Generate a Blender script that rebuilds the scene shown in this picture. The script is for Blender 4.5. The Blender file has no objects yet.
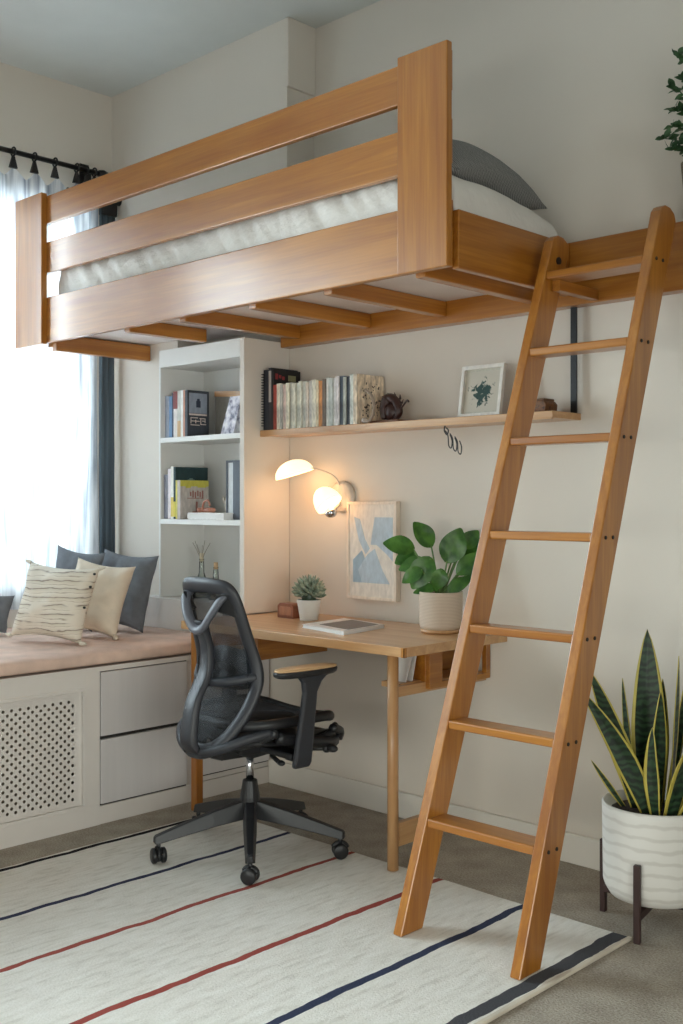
import bpy, bmesh, math, random
from mathutils import Vector, Matrix, noise
random.seed(7)
PI = math.pi
scn = bpy.context.scene
COL = scn.collection

# ------------------------------------------------------------------ materials
def srgb(c):
    out = []
    for v in c[:3]:
        v = v / 255.0
        out.append(v / 12.92 if v <= 0.04045 else ((v + 0.055) / 1.055) ** 2.4)
    return (out[0], out[1], out[2], 1.0)

def newmat(name):
    m = bpy.data.materials.new(name); m.use_nodes = True
    nt = m.node_tree; nt.nodes.clear()
    out = nt.nodes.new('ShaderNodeOutputMaterial')
    bs = nt.nodes.new('ShaderNodeBsdfPrincipled')
    nt.links.new(bs.outputs[0], out.inputs[0])
    return m, nt, bs, out

def N(nt, t, **kw):
    n = nt.nodes.new(t)
    for k, v in kw.items(): setattr(n, k, v)
    return n

def mapped(nt, scale, obj=True):
    tc = N(nt, 'ShaderNodeTexCoord'); mp = N(nt, 'ShaderNodeMapping')
    mp.inputs['Scale'].default_value = scale
    nt.links.new(tc.outputs['Object'], mp.inputs[0])
    return mp

def ramp(nt, stops):
    r = N(nt, 'ShaderNodeValToRGB')
    el = r.color_ramp.elements
    el[0].position, el[0].color = stops[0][0], stops[0][1]
    el[1].position, el[1].color = stops[-1][0], stops[-1][1]
    for p, c in stops[1:-1]:
        e = el.new(p); e.color = c
    return r

def bump(nt, bs, src, strength=.2, dist=.002):
    b = N(nt, 'ShaderNodeBump'); b.inputs['Strength'].default_value = strength
    b.inputs['Distance'].default_value = dist
    nt.links.new(src, b.inputs['Height']); nt.links.new(b.outputs[0], bs.inputs['Normal'])

def plain(name, c, rough=.5, metal=0, var=.06, sc=(6, 6, 6), bmp=0, bsc=60, bd=.002, spec=.5, trans=0):
    m, nt, bs, out = newmat(name)
    mp = mapped(nt, sc); nz = N(nt, 'ShaderNodeTexNoise'); nz.inputs['Scale'].default_value = 1
    nz.inputs['Detail'].default_value = 4
    nt.links.new(mp.outputs[0], nz.inputs[0])
    a = srgb([v * (1 - var) for v in c]); b = srgb([min(255, v * (1 + var)) for v in c])
    r = ramp(nt, [(.3, a), (.7, b)])
    nt.links.new(nz.outputs[0], r.inputs[0]); nt.links.new(r.outputs[0], bs.inputs['Base Color'])
    bs.inputs['Roughness'].default_value = rough; bs.inputs['Metallic'].default_value = metal
    bs.inputs['Specular IOR Level'].default_value = spec
    if bmp:
        mp2 = mapped(nt, (bsc, bsc, bsc)); n2 = N(nt, 'ShaderNodeTexNoise'); n2.inputs['Scale'].default_value = 1
        n2.inputs['Detail'].default_value = 3
        nt.links.new(mp2.outputs[0], n2.inputs[0]); bump(nt, bs, n2.outputs[0], bmp, bd)
    return m

def wood(name, axis, dark, light, rough=.38):
    m, nt, bs, out = newmat(name)
    sc = [22, 22, 22]; sc['xyz'.index(axis)] = 1.3
    mp = mapped(nt, sc)
    nz = N(nt, 'ShaderNodeTexNoise'); nz.inputs['Scale'].default_value = 1; nz.inputs['Detail'].default_value = 5
    nz.inputs['Distortion'].default_value = .6
    nt.links.new(mp.outputs[0], nz.inputs[0])
    sc2 = [160, 160, 160]; sc2['xyz'.index(axis)] = 5
    mp2 = mapped(nt, sc2); n2 = N(nt, 'ShaderNodeTexNoise'); n2.inputs['Scale'].default_value = 1; n2.inputs['Detail'].default_value = 2
    nt.links.new(mp2.outputs[0], n2.inputs[0])
    mx = N(nt, 'ShaderNodeMath', operation='MULTIPLY_ADD')
    nt.links.new(n2.outputs[0], mx.inputs[0]); mx.inputs[1].default_value = .35
    nt.links.new(nz.outputs[0], mx.inputs[2])
    r = ramp(nt, [(.45, srgb(dark)), (.68, srgb([(a + b) / 2 for a, b in zip(dark, light)])), (.88, srgb(light))])
    nt.links.new(mx.outputs[0], r.inputs[0]); nt.links.new(r.outputs[0], bs.inputs['Base Color'])
    bs.inputs['Roughness'].default_value = rough; bs.inputs['Coat Weight'].default_value = .7; bs.inputs['Coat Roughness'].default_value = .22; bs.inputs['Coat IOR'].default_value = 1.5
    bump(nt, bs, mx.outputs[0], .08, .001)
    return m

OD, OL = (144, 84, 20), (180, 118, 40)
W = {a: wood('honey_oak_' + a, a, OD, OL) for a in 'xyz'}
LWd = {a: wood('light_oak_' + a, a, (182, 134, 86), (208, 164, 114), .45) for a in 'xyz'}
M_white = plain('white_paint', (226, 225, 221), .45, var=.01)
M_wall = plain('wall_paint', (220, 211, 199), .85, var=.012, sc=(1.5, 1.5, 1.5), bmp=.05, bsc=90)
M_ceil = plain('ceiling_paint', (208, 210, 206), .9, var=.01)
M_cab = plain('cabinet_paint', (220, 213, 206), .5, var=.012)
M_draw = plain('drawer_front_grey', (205, 200, 198), .5, var=.015, sc=(3, 30, 1))
M_dark = plain('dark_gap', (40, 36, 33), .8)
M_black = plain('black_metal', (26, 26, 29), .4, var=.1)
M_plastic = plain('charcoal_plastic', (43, 45, 51), .42, var=.06, bmp=.05, bsc=300, bd=.0005)
M_plastic2 = plain('black_plastic', (30, 31, 34), .4, var=.08)
M_fork = plain('grey_plastic', (88, 90, 98), .4, var=.04)
M_chrome = plain('chrome', (205, 207, 212), .18, metal=1, var=.02)
M_seatfab = plain('seat_mesh_fabric', (48, 49, 52), .9, var=.12, sc=(60, 60, 60), bmp=.4, bsc=400, bd=.001)
M_tan = plain('armrest_tan', (196, 160, 118), .35, var=.05)
M_ceramic = plain('white_ceramic', (228, 226, 220), .4, var=.02)
M_soil = plain('soil', (40, 30, 24), .95, var=.3, sc=(90, 90, 90), bmp=.8, bsc=120, bd=.006)
M_page = plain('paper_pages', (226, 218, 202), .9, var=.03, sc=(200, 200, 4))
M_paper = plain('white_paper', (232, 231, 228), .8, var=.02)
M_stand = plain('dark_walnut_stand', (56, 36, 34), .45, var=.15, sc=(30, 30, 3))
M_leaf = None
M_linen = plain('white_bed_linen', (226, 221, 214), .95, var=.02, bmp=.35, bsc=35, bd=.012)
M_panel = plain('bed_base_panel', (226, 214, 208), .8, var=.02)
M_greyfab = plain('grey_cushion_fabric', (112, 116, 122), .95, var=.06, sc=(30, 30, 30), bmp=.35, bsc=260, bd=.001)
M_cream = plain('cream_cushion_fabric', (222, 208, 188), .95, var=.03, sc=(20, 20, 20), bmp=.3, bsc=240, bd=.001)
M_seatpad = plain('terracotta_pink_fabric', (222, 192, 175), .95, var=.06, sc=(9, 9, 9), bmp=.4, bsc=220, bd=.0015)

def carpet():
    m, nt, bs, out = newmat('carpet_beige')
    mp = mapped(nt, (160, 160, 160)); nz = N(nt, 'ShaderNodeTexNoise'); nz.inputs['Scale'].default_value = 1; nz.inputs['Detail'].default_value = 3
    nt.links.new(mp.outputs[0], nz.inputs[0])
    mp2 = mapped(nt, (9, 9, 9)); n2 = N(nt, 'ShaderNodeTexNoise'); n2.inputs['Scale'].default_value = 1; n2.inputs['Detail'].default_value = 6
    nt.links.new(mp2.outputs[0], n2.inputs[0])
    ad = N(nt, 'ShaderNodeMath', operation='MULTIPLY_ADD'); nt.links.new(n2.outputs[0], ad.inputs[0]); ad.inputs[1].default_value = .6
    nt.links.new(nz.outputs[0], ad.inputs[2])
    r = ramp(nt, [(.55, srgb((142, 131, 118))), (1.0, srgb((188, 178, 164)))])
    nt.links.new(ad.outputs[0], r.inputs[0]); nt.links.new(r.outputs[0], bs.inputs['Base Color'])
    bs.inputs['Roughness'].default_value = 1; bs.inputs['Specular IOR Level'].default_value = .1
    bump(nt, bs, nz.outputs[0], .9, .006)
    return m

def rugmat():
    m, nt, bs, out = newmat('striped_wool_rug')
    tc = N(nt, 'ShaderNodeTexCoord'); sp = N(nt, 'ShaderNodeSeparateXYZ'); nt.links.new(tc.outputs['Object'], sp.inputs[0])
    mp = mapped(nt, (5, 7, 5)); nz = N(nt, 'ShaderNodeTexNoise'); nz.inputs['Scale'].default_value = 1; nz.inputs['Detail'].default_value = 3
    nt.links.new(mp.outputs[0], nz.inputs[0])
    wob = N(nt, 'ShaderNodeMath', operation='MULTIPLY_ADD'); nt.links.new(nz.outputs[0], wob.inputs[0]); wob.inputs[1].default_value = .03; wob.inputs[2].default_value = -.015
    xx = N(nt, 'ShaderNodeMath', operation='ADD'); nt.links.new(sp.outputs[0], xx.inputs[0]); nt.links.new(wob.outputs[0], xx.inputs[1])
    # base weave
    mb = mapped(nt, (70, 14, 70)); nb = N(nt, 'ShaderNodeTexNoise'); nb.inputs['Scale'].default_value = 1; nb.inputs['Detail'].default_value = 5
    nt.links.new(mb.outputs[0], nb.inputs[0])
    r = ramp(nt, [(.25, srgb((212, 206, 196))), (.45, srgb((230, 225, 216))), (.75, srgb((240, 236, 229)))])
    nt.links.new(nb.outputs[0], r.inputs[0])
    cur = r.outputs[0]
    for xc, hw, col in [(.225, .012, (40, 38, 42)), (.625, .011, (58, 62, 84)), (.955, .011, (160, 84, 74)), (1.360, .0125, (158, 78, 70)),
                        (1.702, .014, (60, 66, 88)), (2.027, .022, (80, 80, 84))]:
        s = N(nt, 'ShaderNodeMath', operation='SUBTRACT'); nt.links.new(xx.outputs[0], s.inputs[0]); s.inputs[1].default_value = xc
        a = N(nt, 'ShaderNodeMath', operation='ABSOLUTE'); nt.links.new(s.outputs[0], a.inputs[0])
        l = N(nt, 'ShaderNodeMath', operation='LESS_THAN'); nt.links.new(a.outputs[0], l.inputs[0]); l.inputs[1].default_value = hw
        mx = N(nt, 'ShaderNodeMix', data_type='RGBA')
        nt.links.new(l.outputs[0], mx.inputs['Factor']); nt.links.new(cur, mx.inputs['A']); mx.inputs['B'].default_value = srgb(col)
        cur = mx.outputs['Result']
    nt.links.new(cur, bs.inputs['Base Color']); bs.inputs['Roughness'].default_value = 1; bs.inputs['Specular IOR Level'].default_value = .1
    wv = mapped(nt, (260, 120, 1)); wn = N(nt, 'ShaderNodeTexNoise'); wn.inputs['Scale'].default_value = 1; nt.links.new(wv.outputs[0], wn.inputs[0])
    bump(nt, bs, wn.outputs[0], .7, .004)
    return m

def meshfab():
    m, nt, bs, out = newmat('chair_back_mesh')
    bs.inputs['Base Color'].default_value = srgb((58, 60, 64)); bs.inputs['Roughness'].default_value = .7
    tr = N(nt, 'ShaderNodeBsdfTransparent'); mx = N(nt, 'ShaderNodeMixShader')
    mp = mapped(nt, (700, 700, 700)); ck = N(nt, 'ShaderNodeTexChecker'); ck.inputs['Scale'].default_value = 1
    mx.inputs[0].default_value = .55
    nt.links.new(tr.outputs[0], mx.inputs[1]); nt.links.new(bs.outputs[0], mx.inputs[2]); nt.links.new(mx.outputs[0], out.inputs[0])
    return m

def sheer():
    m, nt, bs, out = newmat('sheer_white_linen')
    mp = mapped(nt, (30, 38, 2.5)); nz = N(nt, 'ShaderNodeTexNoise'); nz.inputs['Scale'].default_value = 1; nz.inputs['Detail'].default_value = 3
    nt.links.new(mp.outputs[0], nz.inputs[0])
    r = ramp(nt, [(.34, srgb((160, 167, 178))), (.62, srgb((238, 240, 244)))])  # darker fold streaks painted into the cloth colour
    nt.links.new(nz.outputs[0], r.inputs[0])
    df = N(nt, 'ShaderNodeBsdfDiffuse'); tl = N(nt, 'ShaderNodeBsdfTranslucent'); tr = N(nt, 'ShaderNodeBsdfTransparent')
    nt.links.new(r.outputs[0], df.inputs[0]); nt.links.new(r.outputs[0], tl.inputs[0])
    m1 = N(nt, 'ShaderNodeMixShader'); m1.inputs[0].default_value = .17
    nt.links.new(df.outputs[0], m1.inputs[1]); nt.links.new(tl.outputs[0], m1.inputs[2])
    m2 = N(nt, 'ShaderNodeMixShader'); m2.inputs[0].default_value = .015
    nt.links.new(m1.outputs[0], m2.inputs[1]); nt.links.new(tr.outputs[0], m2.inputs[2])
    nt.links.new(m2.outputs[0], out.inputs[0])
    return m

def glassmat(name='clear_glass', col=(245, 250, 250)):
    m, nt, bs, out = newmat(name)
    gl = N(nt, 'ShaderNodeBsdfGlossy'); gl.inputs['Roughness'].default_value = .02
    tr = N(nt, 'ShaderNodeBsdfTransparent'); tr.inputs[0].default_value = srgb(col)
    fr = N(nt, 'ShaderNodeFresnel'); fr.inputs[0].default_value = 1.4
    mx = N(nt, 'ShaderNodeMixShader'); nt.links.new(fr.outputs[0], mx.inputs[0])
    nt.links.new(tr.outputs[0], mx.inputs[1]); nt.links.new(gl.outputs[0], mx.inputs[2]); nt.links.new(mx.outputs[0], out.inputs[0])
    return m

def emis(name, c, s):
    m, nt, bs, out = newmat(name)
    bs.inputs['Base Color'].default_value = srgb(c); bs.inputs['Emission Color'].default_value = srgb(c); bs.inputs['Emission Strength'].default_value = s
    return m

def leafmat(name, a, b, sc=(14, 14, 14), rough=.38):
    m, nt, bs, out = newmat(name)
    mp = mapped(nt, sc); nz = N(nt, 'ShaderNodeTexNoise'); nz.inputs['Scale'].default_value = 1; nz.inputs['Detail'].default_value = 4
    nt.links.new(mp.outputs[0], nz.inputs[0])
    r = ramp(nt, [(.35, srgb(a)), (.68, srgb(b))])
    nt.links.new(nz.outputs[0], r.inputs[0]); nt.links.new(r.outputs[0], bs.inputs['Base Color'])
    bs.inputs['Roughness'].default_value = rough
    return m

def banded(name, a, b, zscale, rough=.8, dist=3, lo=.35, hi=.65, dirs='Z', bm=.15):
    m, nt, bs, out = newmat(name)
    tc = N(nt, 'ShaderNodeTexCoord')
    wv = N(nt, 'ShaderNodeTexWave', wave_type='BANDS', bands_direction=dirs); wv.inputs['Scale'].default_value = zscale
    wv.inputs['Distortion'].default_value = dist; wv.inputs['Detail'].default_value = 2; wv.inputs['Detail Scale'].default_value = 1.5
    nt.links.new(tc.outputs['Object'], wv.inputs[0])
    r = ramp(nt, [(lo, srgb(a)), (hi, srgb(b))])
    nt.links.new(wv.outputs[0], r.inputs[0]); nt.links.new(r.outputs[0], bs.inputs['Base Color'])
    bs.inputs['Roughness'].default_value = rough
    if bm: bump(nt, bs, wv.outputs[0], bm, .003)
    return m

# ------------------------------------------------------------------ mesh helpers
class B:
    def __init__(s): s.bm = bmesh.new(); s.mi = 0
    def face(s, vs):
        try:
            f = s.bm.faces.new(vs); f.material_index = s.mi; return f
        except ValueError: return None
    def box(s, x0, x1, y0, y1, z0, z1):
        v = [s.bm.verts.new((x, y, z)) for x in (x0, x1) for y in (y0, y1) for z in (z0, z1)]
        for q in ((0, 1, 3, 2), (4, 6, 7, 5), (0, 4, 5, 1), (2, 3, 7, 6), (0, 2, 6, 4), (1, 5, 7, 3)):
            s.face([v[i] for i in q])
        return s
    def hexa(s, bot, top):      # two quads of matching corners
        a = [s.bm.verts.new(p) for p in bot]; b = [s.bm.verts.new(p) for p in top]; n = len(a)
        s.face(a[::-1]); s.face(b)
        for i in range(n): s.face([a[i], a[(i + 1) % n], b[(i + 1) % n], b[i]])
        return s
    def prism(s, pts, off):     # closed outline (3D points) extruded by off
        off = Vector(off); a = [Vector(p) for p in pts]
        return s.hexa(a, [p + off for p in a])
    def rings(s, rs, cap=True, closed=False):
        R = [[s.bm.verts.new(p) for p in r] for r in rs]
        n = len(R[0]); k = len(R)
        for i in range(k if closed else k - 1):
            a, b = R[i], R[(i + 1) % k]
            for j in range(n): s.face([a[j], a[(j + 1) % n], b[(j + 1) % n], b[j]])
        if cap and not closed: s.face(R[0][::-1]); s.face(R[-1])
        return s
    def tube(s, pts, r, n=10, closed=False, flat=1.0, up=None):
        pts = [Vector(p) for p in pts]; k = len(pts)
        rr = r if isinstance(r, (list, tuple)) else [r] * k
        rs = []; ref = Vector(up) if up else None
        for i, p in enumerate(pts):
            if closed: t = pts[(i + 1) % k] - pts[i - 1]
            else: t = pts[min(i + 1, k - 1)] - pts[max(i - 1, 0)]
            t.normalize()
            if ref is None: ref = Vector((0, 0, 1)) if abs(t.z) < .9 else Vector((1, 0, 0))
            u = ref - t * ref.dot(t)
            if u.length < 1e-4: u = t.orthogonal()
            u.normalize(); w = t.cross(u)
            if not up: ref = u
            rs.append([p + (u * math.cos(2 * PI * j / n) * rr[i] * flat + w * math.sin(2 * PI * j / n) * rr[i]) for j in range(n)])
        return s.rings(rs, cap=not closed, closed=closed)
    def lathe(s, prof, c=(0, 0, 0), n=32, axis=(0, 0, 1), cap=True):
        c = Vector(c); q = Vector((0, 0, 1)).rotation_difference(Vector(axis).normalized())
        rs = [[c + q @ Vector((r * math.cos(2 * PI * j / n), r * math.sin(2 * PI * j / n), z)) for j in range(n)] for r, z in prof]
        return s.rings(rs, cap=cap)
    def cyl(s, p0, p1, r, n=16, r1=None):
        return s.tube([p0, p1], [r, r if r1 is None else r1], n)
    def surf(s, f, nu, nv, closeu=False):
        g = [[s.bm.verts.new(f(i / nu, j / nv)) for j in range(nv + 1)] for i in range(nu + 1)]
        for i in range(nu):
            for j in range(nv): s.face([g[i][j], g[i + 1][j], g[i + 1][j + 1], g[i][j + 1]])
        return s
    def ell(s, c, r, n=12, m=8, rot=None):
        c = Vector(c); rs = []
        for i in range(1, m):
            a = PI * i / m
            ring = []
            for j in range(n):
                v = Vector((r[0] * math.sin(a) * math.cos(2 * PI * j / n), r[1] * math.sin(a) * math.sin(2 * PI * j / n), -r[2] * math.cos(a)))
                if rot: v = rot @ v
                ring.append(c + v)
            rs.append(ring)
        return s.rings(rs)

LOC = {}
def root(name, label, cat, loc, group=None, rz=0, local=False):
    o = bpy.data.objects.new(name, None); COL.objects.link(o); o.empty_display_size = .05
    o.location = loc; o.rotation_euler = (0, 0, rz)
    LOC[o.name] = Vector((0, 0, 0)) if local else Vector(loc)
    o['label'] = label; o['category'] = cat
    if group: o['group'] = group
    return o

def build(b, name, mat, parent=None, loc=None, bevel=0, smooth=False, sub=0, solid=0, label=None, cat=None, group=None, kind=None, local=False):
    mats = mat if isinstance(mat, (list, tuple)) else [mat]
    off = LOC[parent.name] if parent else Vector(loc or (0, 0, 0))
    if local: off = Vector((0, 0, 0))
    for v in b.bm.verts: v.co -= off
    bmesh.ops.recalc_face_normals(b.bm, faces=b.bm.faces[:])
    me = bpy.data.meshes.new(name); b.bm.to_mesh(me); b.bm.free()
    for m in mats: me.materials.append(m)
    if smooth or sub:
        for p in me.polygons: p.use_smooth = True
    o = bpy.data.objects.new(name, me); COL.objects.link(o)
    if parent: o.parent = parent
    else: o.location = loc or (0, 0, 0)
    LOC[o.name] = off
    if solid:
        md = o.modifiers.new('solid', 'SOLIDIFY'); md.thickness = solid; md.offset = 0
    if bevel:
        md = o.modifiers.new('bevel', 'BEVEL'); md.width = bevel; md.segments = 2; md.limit_method = 'ANGLE'; md.angle_limit = math.radians(40)
    if sub:
        md = o.modifiers.new('sub', 'SUBSURF'); md.levels = sub; md.render_levels = sub
    if label: o['label'] = label
    if cat: o['category'] = cat
    if group: o['group'] = group
    if kind: o['kind'] = kind
    return o

def struct(name, b, mat, parent=None, **k):
    return build(b, name, mat, parent, kind=None if parent else 'structure', **k)

def copy_tree(o, parent=None, delta=None):
    c = o.copy(); COL.objects.link(c)
    if parent: c.parent = parent
    elif delta: c.location = o.location + Vector(delta)
    for ch in list(o.children): copy_tree(ch, c)
    return c

def catmull(P, n=6, closed=False):
    P = [Vector(p) for p in P]; out = []; k = len(P)
    for i in range(k if closed else k - 1):
        if closed: a, b, c, d = P[i - 1], P[i], P[(i + 1) % k], P[(i + 2) % k]
        else: a, b, c, d = P[max(i - 1, 0)], P[i], P[i + 1], P[min(i + 2, k - 1)]
        for j in range(n):
            t = j / n
            out.append(.5 * ((2 * b) + (c - a) * t + (2 * a - 5 * b + 4 * c - d) * t * t + (3 * b - a - 3 * c + d) * t ** 3))
    if not closed: out.append(P[-1])
    return out

# ------------------------------------------------------------------ the room
XW, CH, CY = -1.03, 3.33, -.16       # window wall, ceiling height, front of the chimney-like chase
XR, YB = 5.2, -5.6
struct('floor', B().box(XW - .2, XR, YB, .15, -.1, 0), carpet())
struct('ceiling', B().box(XW - .2, XR, YB, .15, CH, CH + .1), M_ceil)
struct('wall_back', B().box(XW - .2, XR, 0, .15, 0, CH), M_wall)
# thicker wall part above and left of the bookcase
b = B().box(XW, .278, CY, -.0, 2.42, CH)
struct('wall_chase', b, M_wall)
struct('wall_infill', B().box(XW, -.48, CY, -.0, .0, 2.42), M_wall)
b = B().box(.270, .290, -.166, -.0, 3.035, CH)
struct('trim_1', b, M_wall, bevel=.004)
# window wall with its opening
WY0, WY1, WZ0, WZ1 = -3.6, -.29, .84, 2.74
b = B().box(XW - .2, XW, YB, WY0, 0, CH).box(XW - .2, XW, WY1, 0, 0, CH).box(XW - .2, XW, WY0, WY1, 0, WZ0).box(XW - .2, XW, WY0, WY1, WZ1, CH)
struct('wall_left', b, M_wall)
b = B()
b.box(XW - .15, XW - .08, WY0, WY1, WZ0, WZ0 + .06).box(XW - .15, XW - .08, WY0, WY1, WZ1 - .06, WZ1)
for y in (WY0, -2.55, -1.5, WY1 - .06): b.box(XW - .15, XW - .08, y, y + .06, WZ0 + .06, WZ1 - .06)
win = struct('window_1', b, M_white)
struct('pane', B().box(XW - .125, XW - .12, WY0 + .06, WY1 - .06, WZ0 + .06, WZ1 - .06), glassmat(), win)
# walls behind the viewer, darkened to cut bounce; low windows added for fill
b = B().box(XW - .2, 1.3, YB - .15, YB, 0, CH).box(4.1, XR + .15, YB - .15, YB, 0, CH).box(1.3, 4.1, YB - .15, YB, 0, .12).box(1.3, 4.1, YB - .15, YB, 1.40, CH)
struct('wall_front', b, plain('wall_paint_dim', (118, 115, 108), .85, var=.01))  # unseen wall, coloured dark to keep bounce off the upper walls
b = B().box(1.3, 4.1, YB - .1, YB - .04, .12, .18).box(1.3, 4.1, YB - .1, YB - .04, 1.34, 1.40)
for x in (1.3, 2.67, 4.04): b.box(x, x + .06, YB - .1, YB - .04, .18, 1.34)
w3 = struct('added_window_front', b, M_white)  # unseen window, added as an opening for the low fill
struct('pane', B().box(1.36, 4.04, YB - .075, YB - .07, .18, 1.34), glassmat('clear_glass_c'), w3)
W0, W1, V0, V1 = -5.1, -2.0, .2, 1.75
b = B().box(XR, XR + .15, YB, .15, 0, V0).box(XR, XR + .15, YB, .15, V1, CH).box(XR, XR + .15, YB, W0, V0, V1).box(XR, XR + .15, W1, .15, V0, V1)
struct('wall_right', b, plain('unseen_wall_low_bounce_b', (118, 115, 108), .85, var=.01))  # unseen wall, darkened like the front one to reduce bounce
b = B().box(XR + .04, XR + .1, W0, W1, V0, V0 + .06).box(XR + .04, XR + .1, W0, W1, V1 - .06, V1)
for y in (W0, -4.1, -3.06, W1 - .06): b.box(XR + .04, XR + .1, y, y + .06, V0 + .06, V1 - .06)
w2 = struct('added_window_right', b, M_white)  # unseen window, added to admit fill from the right
struct('pane', B().box(XR + .07, XR + .075, W0 + .06, W1 - .06, V0 + .06, V1 - .06), glassmat('clear_glass_b'), w2)
struct('baseboard_back', B().box(.0, XR, -.016, 0, 0, .105), plain('skirting_paint', (228, 222, 212), .5, var=.01), bevel=.004)

# ------------------------------------------------------------------ window bench with grille and drawers
bench = root('window_bench', 'built-in cream window bench with a perforated grille and handleless drawers', 'bench', (-.5, -1.2, 0))
b = B()
ZB = .603
b.box(-.02, 0, -3.2, -1.80, 0, ZB)                                  # left of the grille, out of view
b.box(-.02, 0, -1.80, -.972, 0, .085).box(-.02, 0, -1.80, -.972, .545, ZB).box(-.02, 0, -.984, -.908, .085, .545)
b.box(-.02, 0, -.972, -.908, .545, ZB).box(-.02, 0, -.972, -.908, 0, .085)
b.box(-.02, -.004, -.908, -.0, 0, .072).box(-.02, -.004, -.908, -.0, .603, ZB + .001)
b.box(-.02, -.006, -.4735, -.4435, .072, ZB)
b.box(-1.03, -.0, -3.2, -.16, ZB, .622)                             # bench top board
b.box(-.05, -.021, -.91, -.0, 0, ZB - .0)
build(b, 'carcass', M_cab, bench, bevel=.002)
# perforated grille
def grille():
    b = B(); p, rz, r = .0345, .0165, .0062
    y0, y1, z0, z1 = -1.80, -.984, .085, .545
    X = -.018
    my, mz = .018, .024
    b.mi = 0
    rows = int((z1 - z0 - 2 * mz) / rz); cols = int((y1 - y0 - 2 * my) / p)
    ya = y1 - my; za = z0 + mz; H = rows * rz
    def q(ya_, yb_, za_, zb_): b.face([b.bm.verts.new(v) for v in ((X, ya_, za_), (X, yb_, za_), (X, yb_, zb_), (X, ya_, zb_))])
    q(y0, y1, z0, za); q(y0, y1, za + H, z1); q(ya, y1, za, za + H)
    for i in range(rows):
        off = (p / 2 if i % 2 else 0); zz = za + i * rz
        right = ya - off
        if off: q(ya - off, ya, zz, zz + rz)
        for j in range(cols):
            c1 = right - j * p; c0 = c1 - p; cy, cz = (c0 + c1) / 2, zz + rz / 2
            O = [(c1, zz), (c1, zz + rz), (cy, zz + rz), (c0, zz + rz), (c0, zz), (cy, zz)]
            n = 12
            hole = [b.bm.verts.new((X, cy + r * math.cos(2 * PI * k / n), cz + r * math.sin(2 * PI * k / n))) for k in range(n)]
            corners = [b.bm.verts.new((X, *v)) for v in ((c1, zz + rz), (c0, zz + rz), (c0, zz), (c1, zz))]
            # quadrants: top(1..), left, bottom, right
            e = {0: (corners[3], corners[0]), 1: (corners[0], corners[1]), 2: (corners[1], corners[2]), 3: (corners[2], corners[3])}
            # right side uses hole verts -1,0,1 (11,0,1)... split at k=1.5,4.5,7.5,10.5
            segs = {0: [11, 0, 1], 1: [1, 2, 3, 4, 5], 2: [5, 6, 7], 3: [7, 8, 9, 10, 11]}
            for s_, hs in segs.items():
                a, c = e[s_]
                b.face([a, c] + [hole[k] for k in reversed(hs)])
    q(y0, right - cols * p + (0), za, za + H) if False else None
    return b
g = build(grille(), 'grille', M_cab, bench)
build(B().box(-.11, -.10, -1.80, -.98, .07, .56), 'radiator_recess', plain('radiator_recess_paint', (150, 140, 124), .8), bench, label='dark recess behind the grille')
b = B().box(-.005, .002, -1.80, -.972, .533, .547).box(-.005, .002, -.984, -.972, .085, .533).box(-.005, .002, -1.80, -.972, .078, .092)
build(b, 'grille_frame', M_cab, bench, bevel=.002)
for (y0, y1, z0, z1) in ((-.903, -.478, .343, .603), (-.903, -.478, .076, .337), (-.439, -.012, .343, .603), (-.439, -.012, .098, .337)):
    build(B().box(-.02, .002, y0, y1, z0 + .004, z1 - .004), 'drawer_front', M_draw, bench, bevel=.0015)
# gaps around drawers
build(B().box(-.0205, -.012, -.907, -.474, .072, .603).box(-.0205, -.012, -.443, -.008, .094, .603), 'drawer_gap', M_dark, bench, label='dark shadow gap around drawer fronts')

# seat cushion on bench
def cushion():
    b = B(); x0, x1, y0, y1, z0, z1 = XW + .01, .012, -3.1, -.285, .624, .686
    rs = []
    n = 60; m = 10
    def pt(u, v):
        # v around the cross section rounded
        y = y0 + (y1 - y0) * u
        a = 2 * PI * v
        cx, cz = (x0 + x1) / 2, (z0 + z1) / 2
        ex = 0.16
        c, s_ = math.cos(a), math.sin(a)
        X = cx + (x1 - x0) / 2 * math.copysign(abs(c) ** ex, c)
        Z = cz + (z1 - z0) / 2 * math.copysign(abs(s_) ** .45, s_)
        if s_ > 0: Z += .004 * noise.noise(Vector((X * 6, y * 5, 0)))
        if X > 0: X += .004 * noise.noise(Vector((0, y * 7, Z * 20)))
        return Vector((X, y, Z))
    for i in range(n + 1):
        u = i / n
        k = 1 - .0 * u
        rs.append([pt(u, j / 40) for j in range(40)])
    b.rings(rs)
    return b
build(cushion(), 'seat_cushion', M_seatpad, loc=(-.5, -1.2, .622), smooth=True, label='long terracotta pink seat cushion along the window bench', cat='cushion')

# ------------------------------------------------------------------ throw pillows
def pillow(b, w, h, t, mat, wrinkle=.006, pinch=.07, seed=0):
    """in local u (width), v (height), n (thickness); mat = 4x4 placing it"""
    n = 28
    for sgn in (1, -1):
        def f(u, v):
            a, c = 2 * u - 1, 2 * v - 1
            e = max(0, (1 - a ** 4) * (1 - c ** 4)) ** .55
            th = t / 2 * e * (.75 + .25 * (1 - a * a) * (1 - c * c))
            ww = 1 - pinch * (1 - abs(a)) * abs(c) ** 2 * 0 - pinch * (1 - c * c)
            hh = 1 - pinch * (1 - a * a) * (1.0)
            th += wrinkle * e * noise.noise(Vector((a * 2.2 + seed, c * 2.2, sgn * 3)))
            p = Vector((a * w / 2 * ww, sgn * th, c * h / 2 * hh))
            return mat @ p
        b.surf(f, n, n)
    bmesh.ops.remove_doubles(b.bm, verts=b.bm.verts, dist=.0006)
    return b

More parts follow.
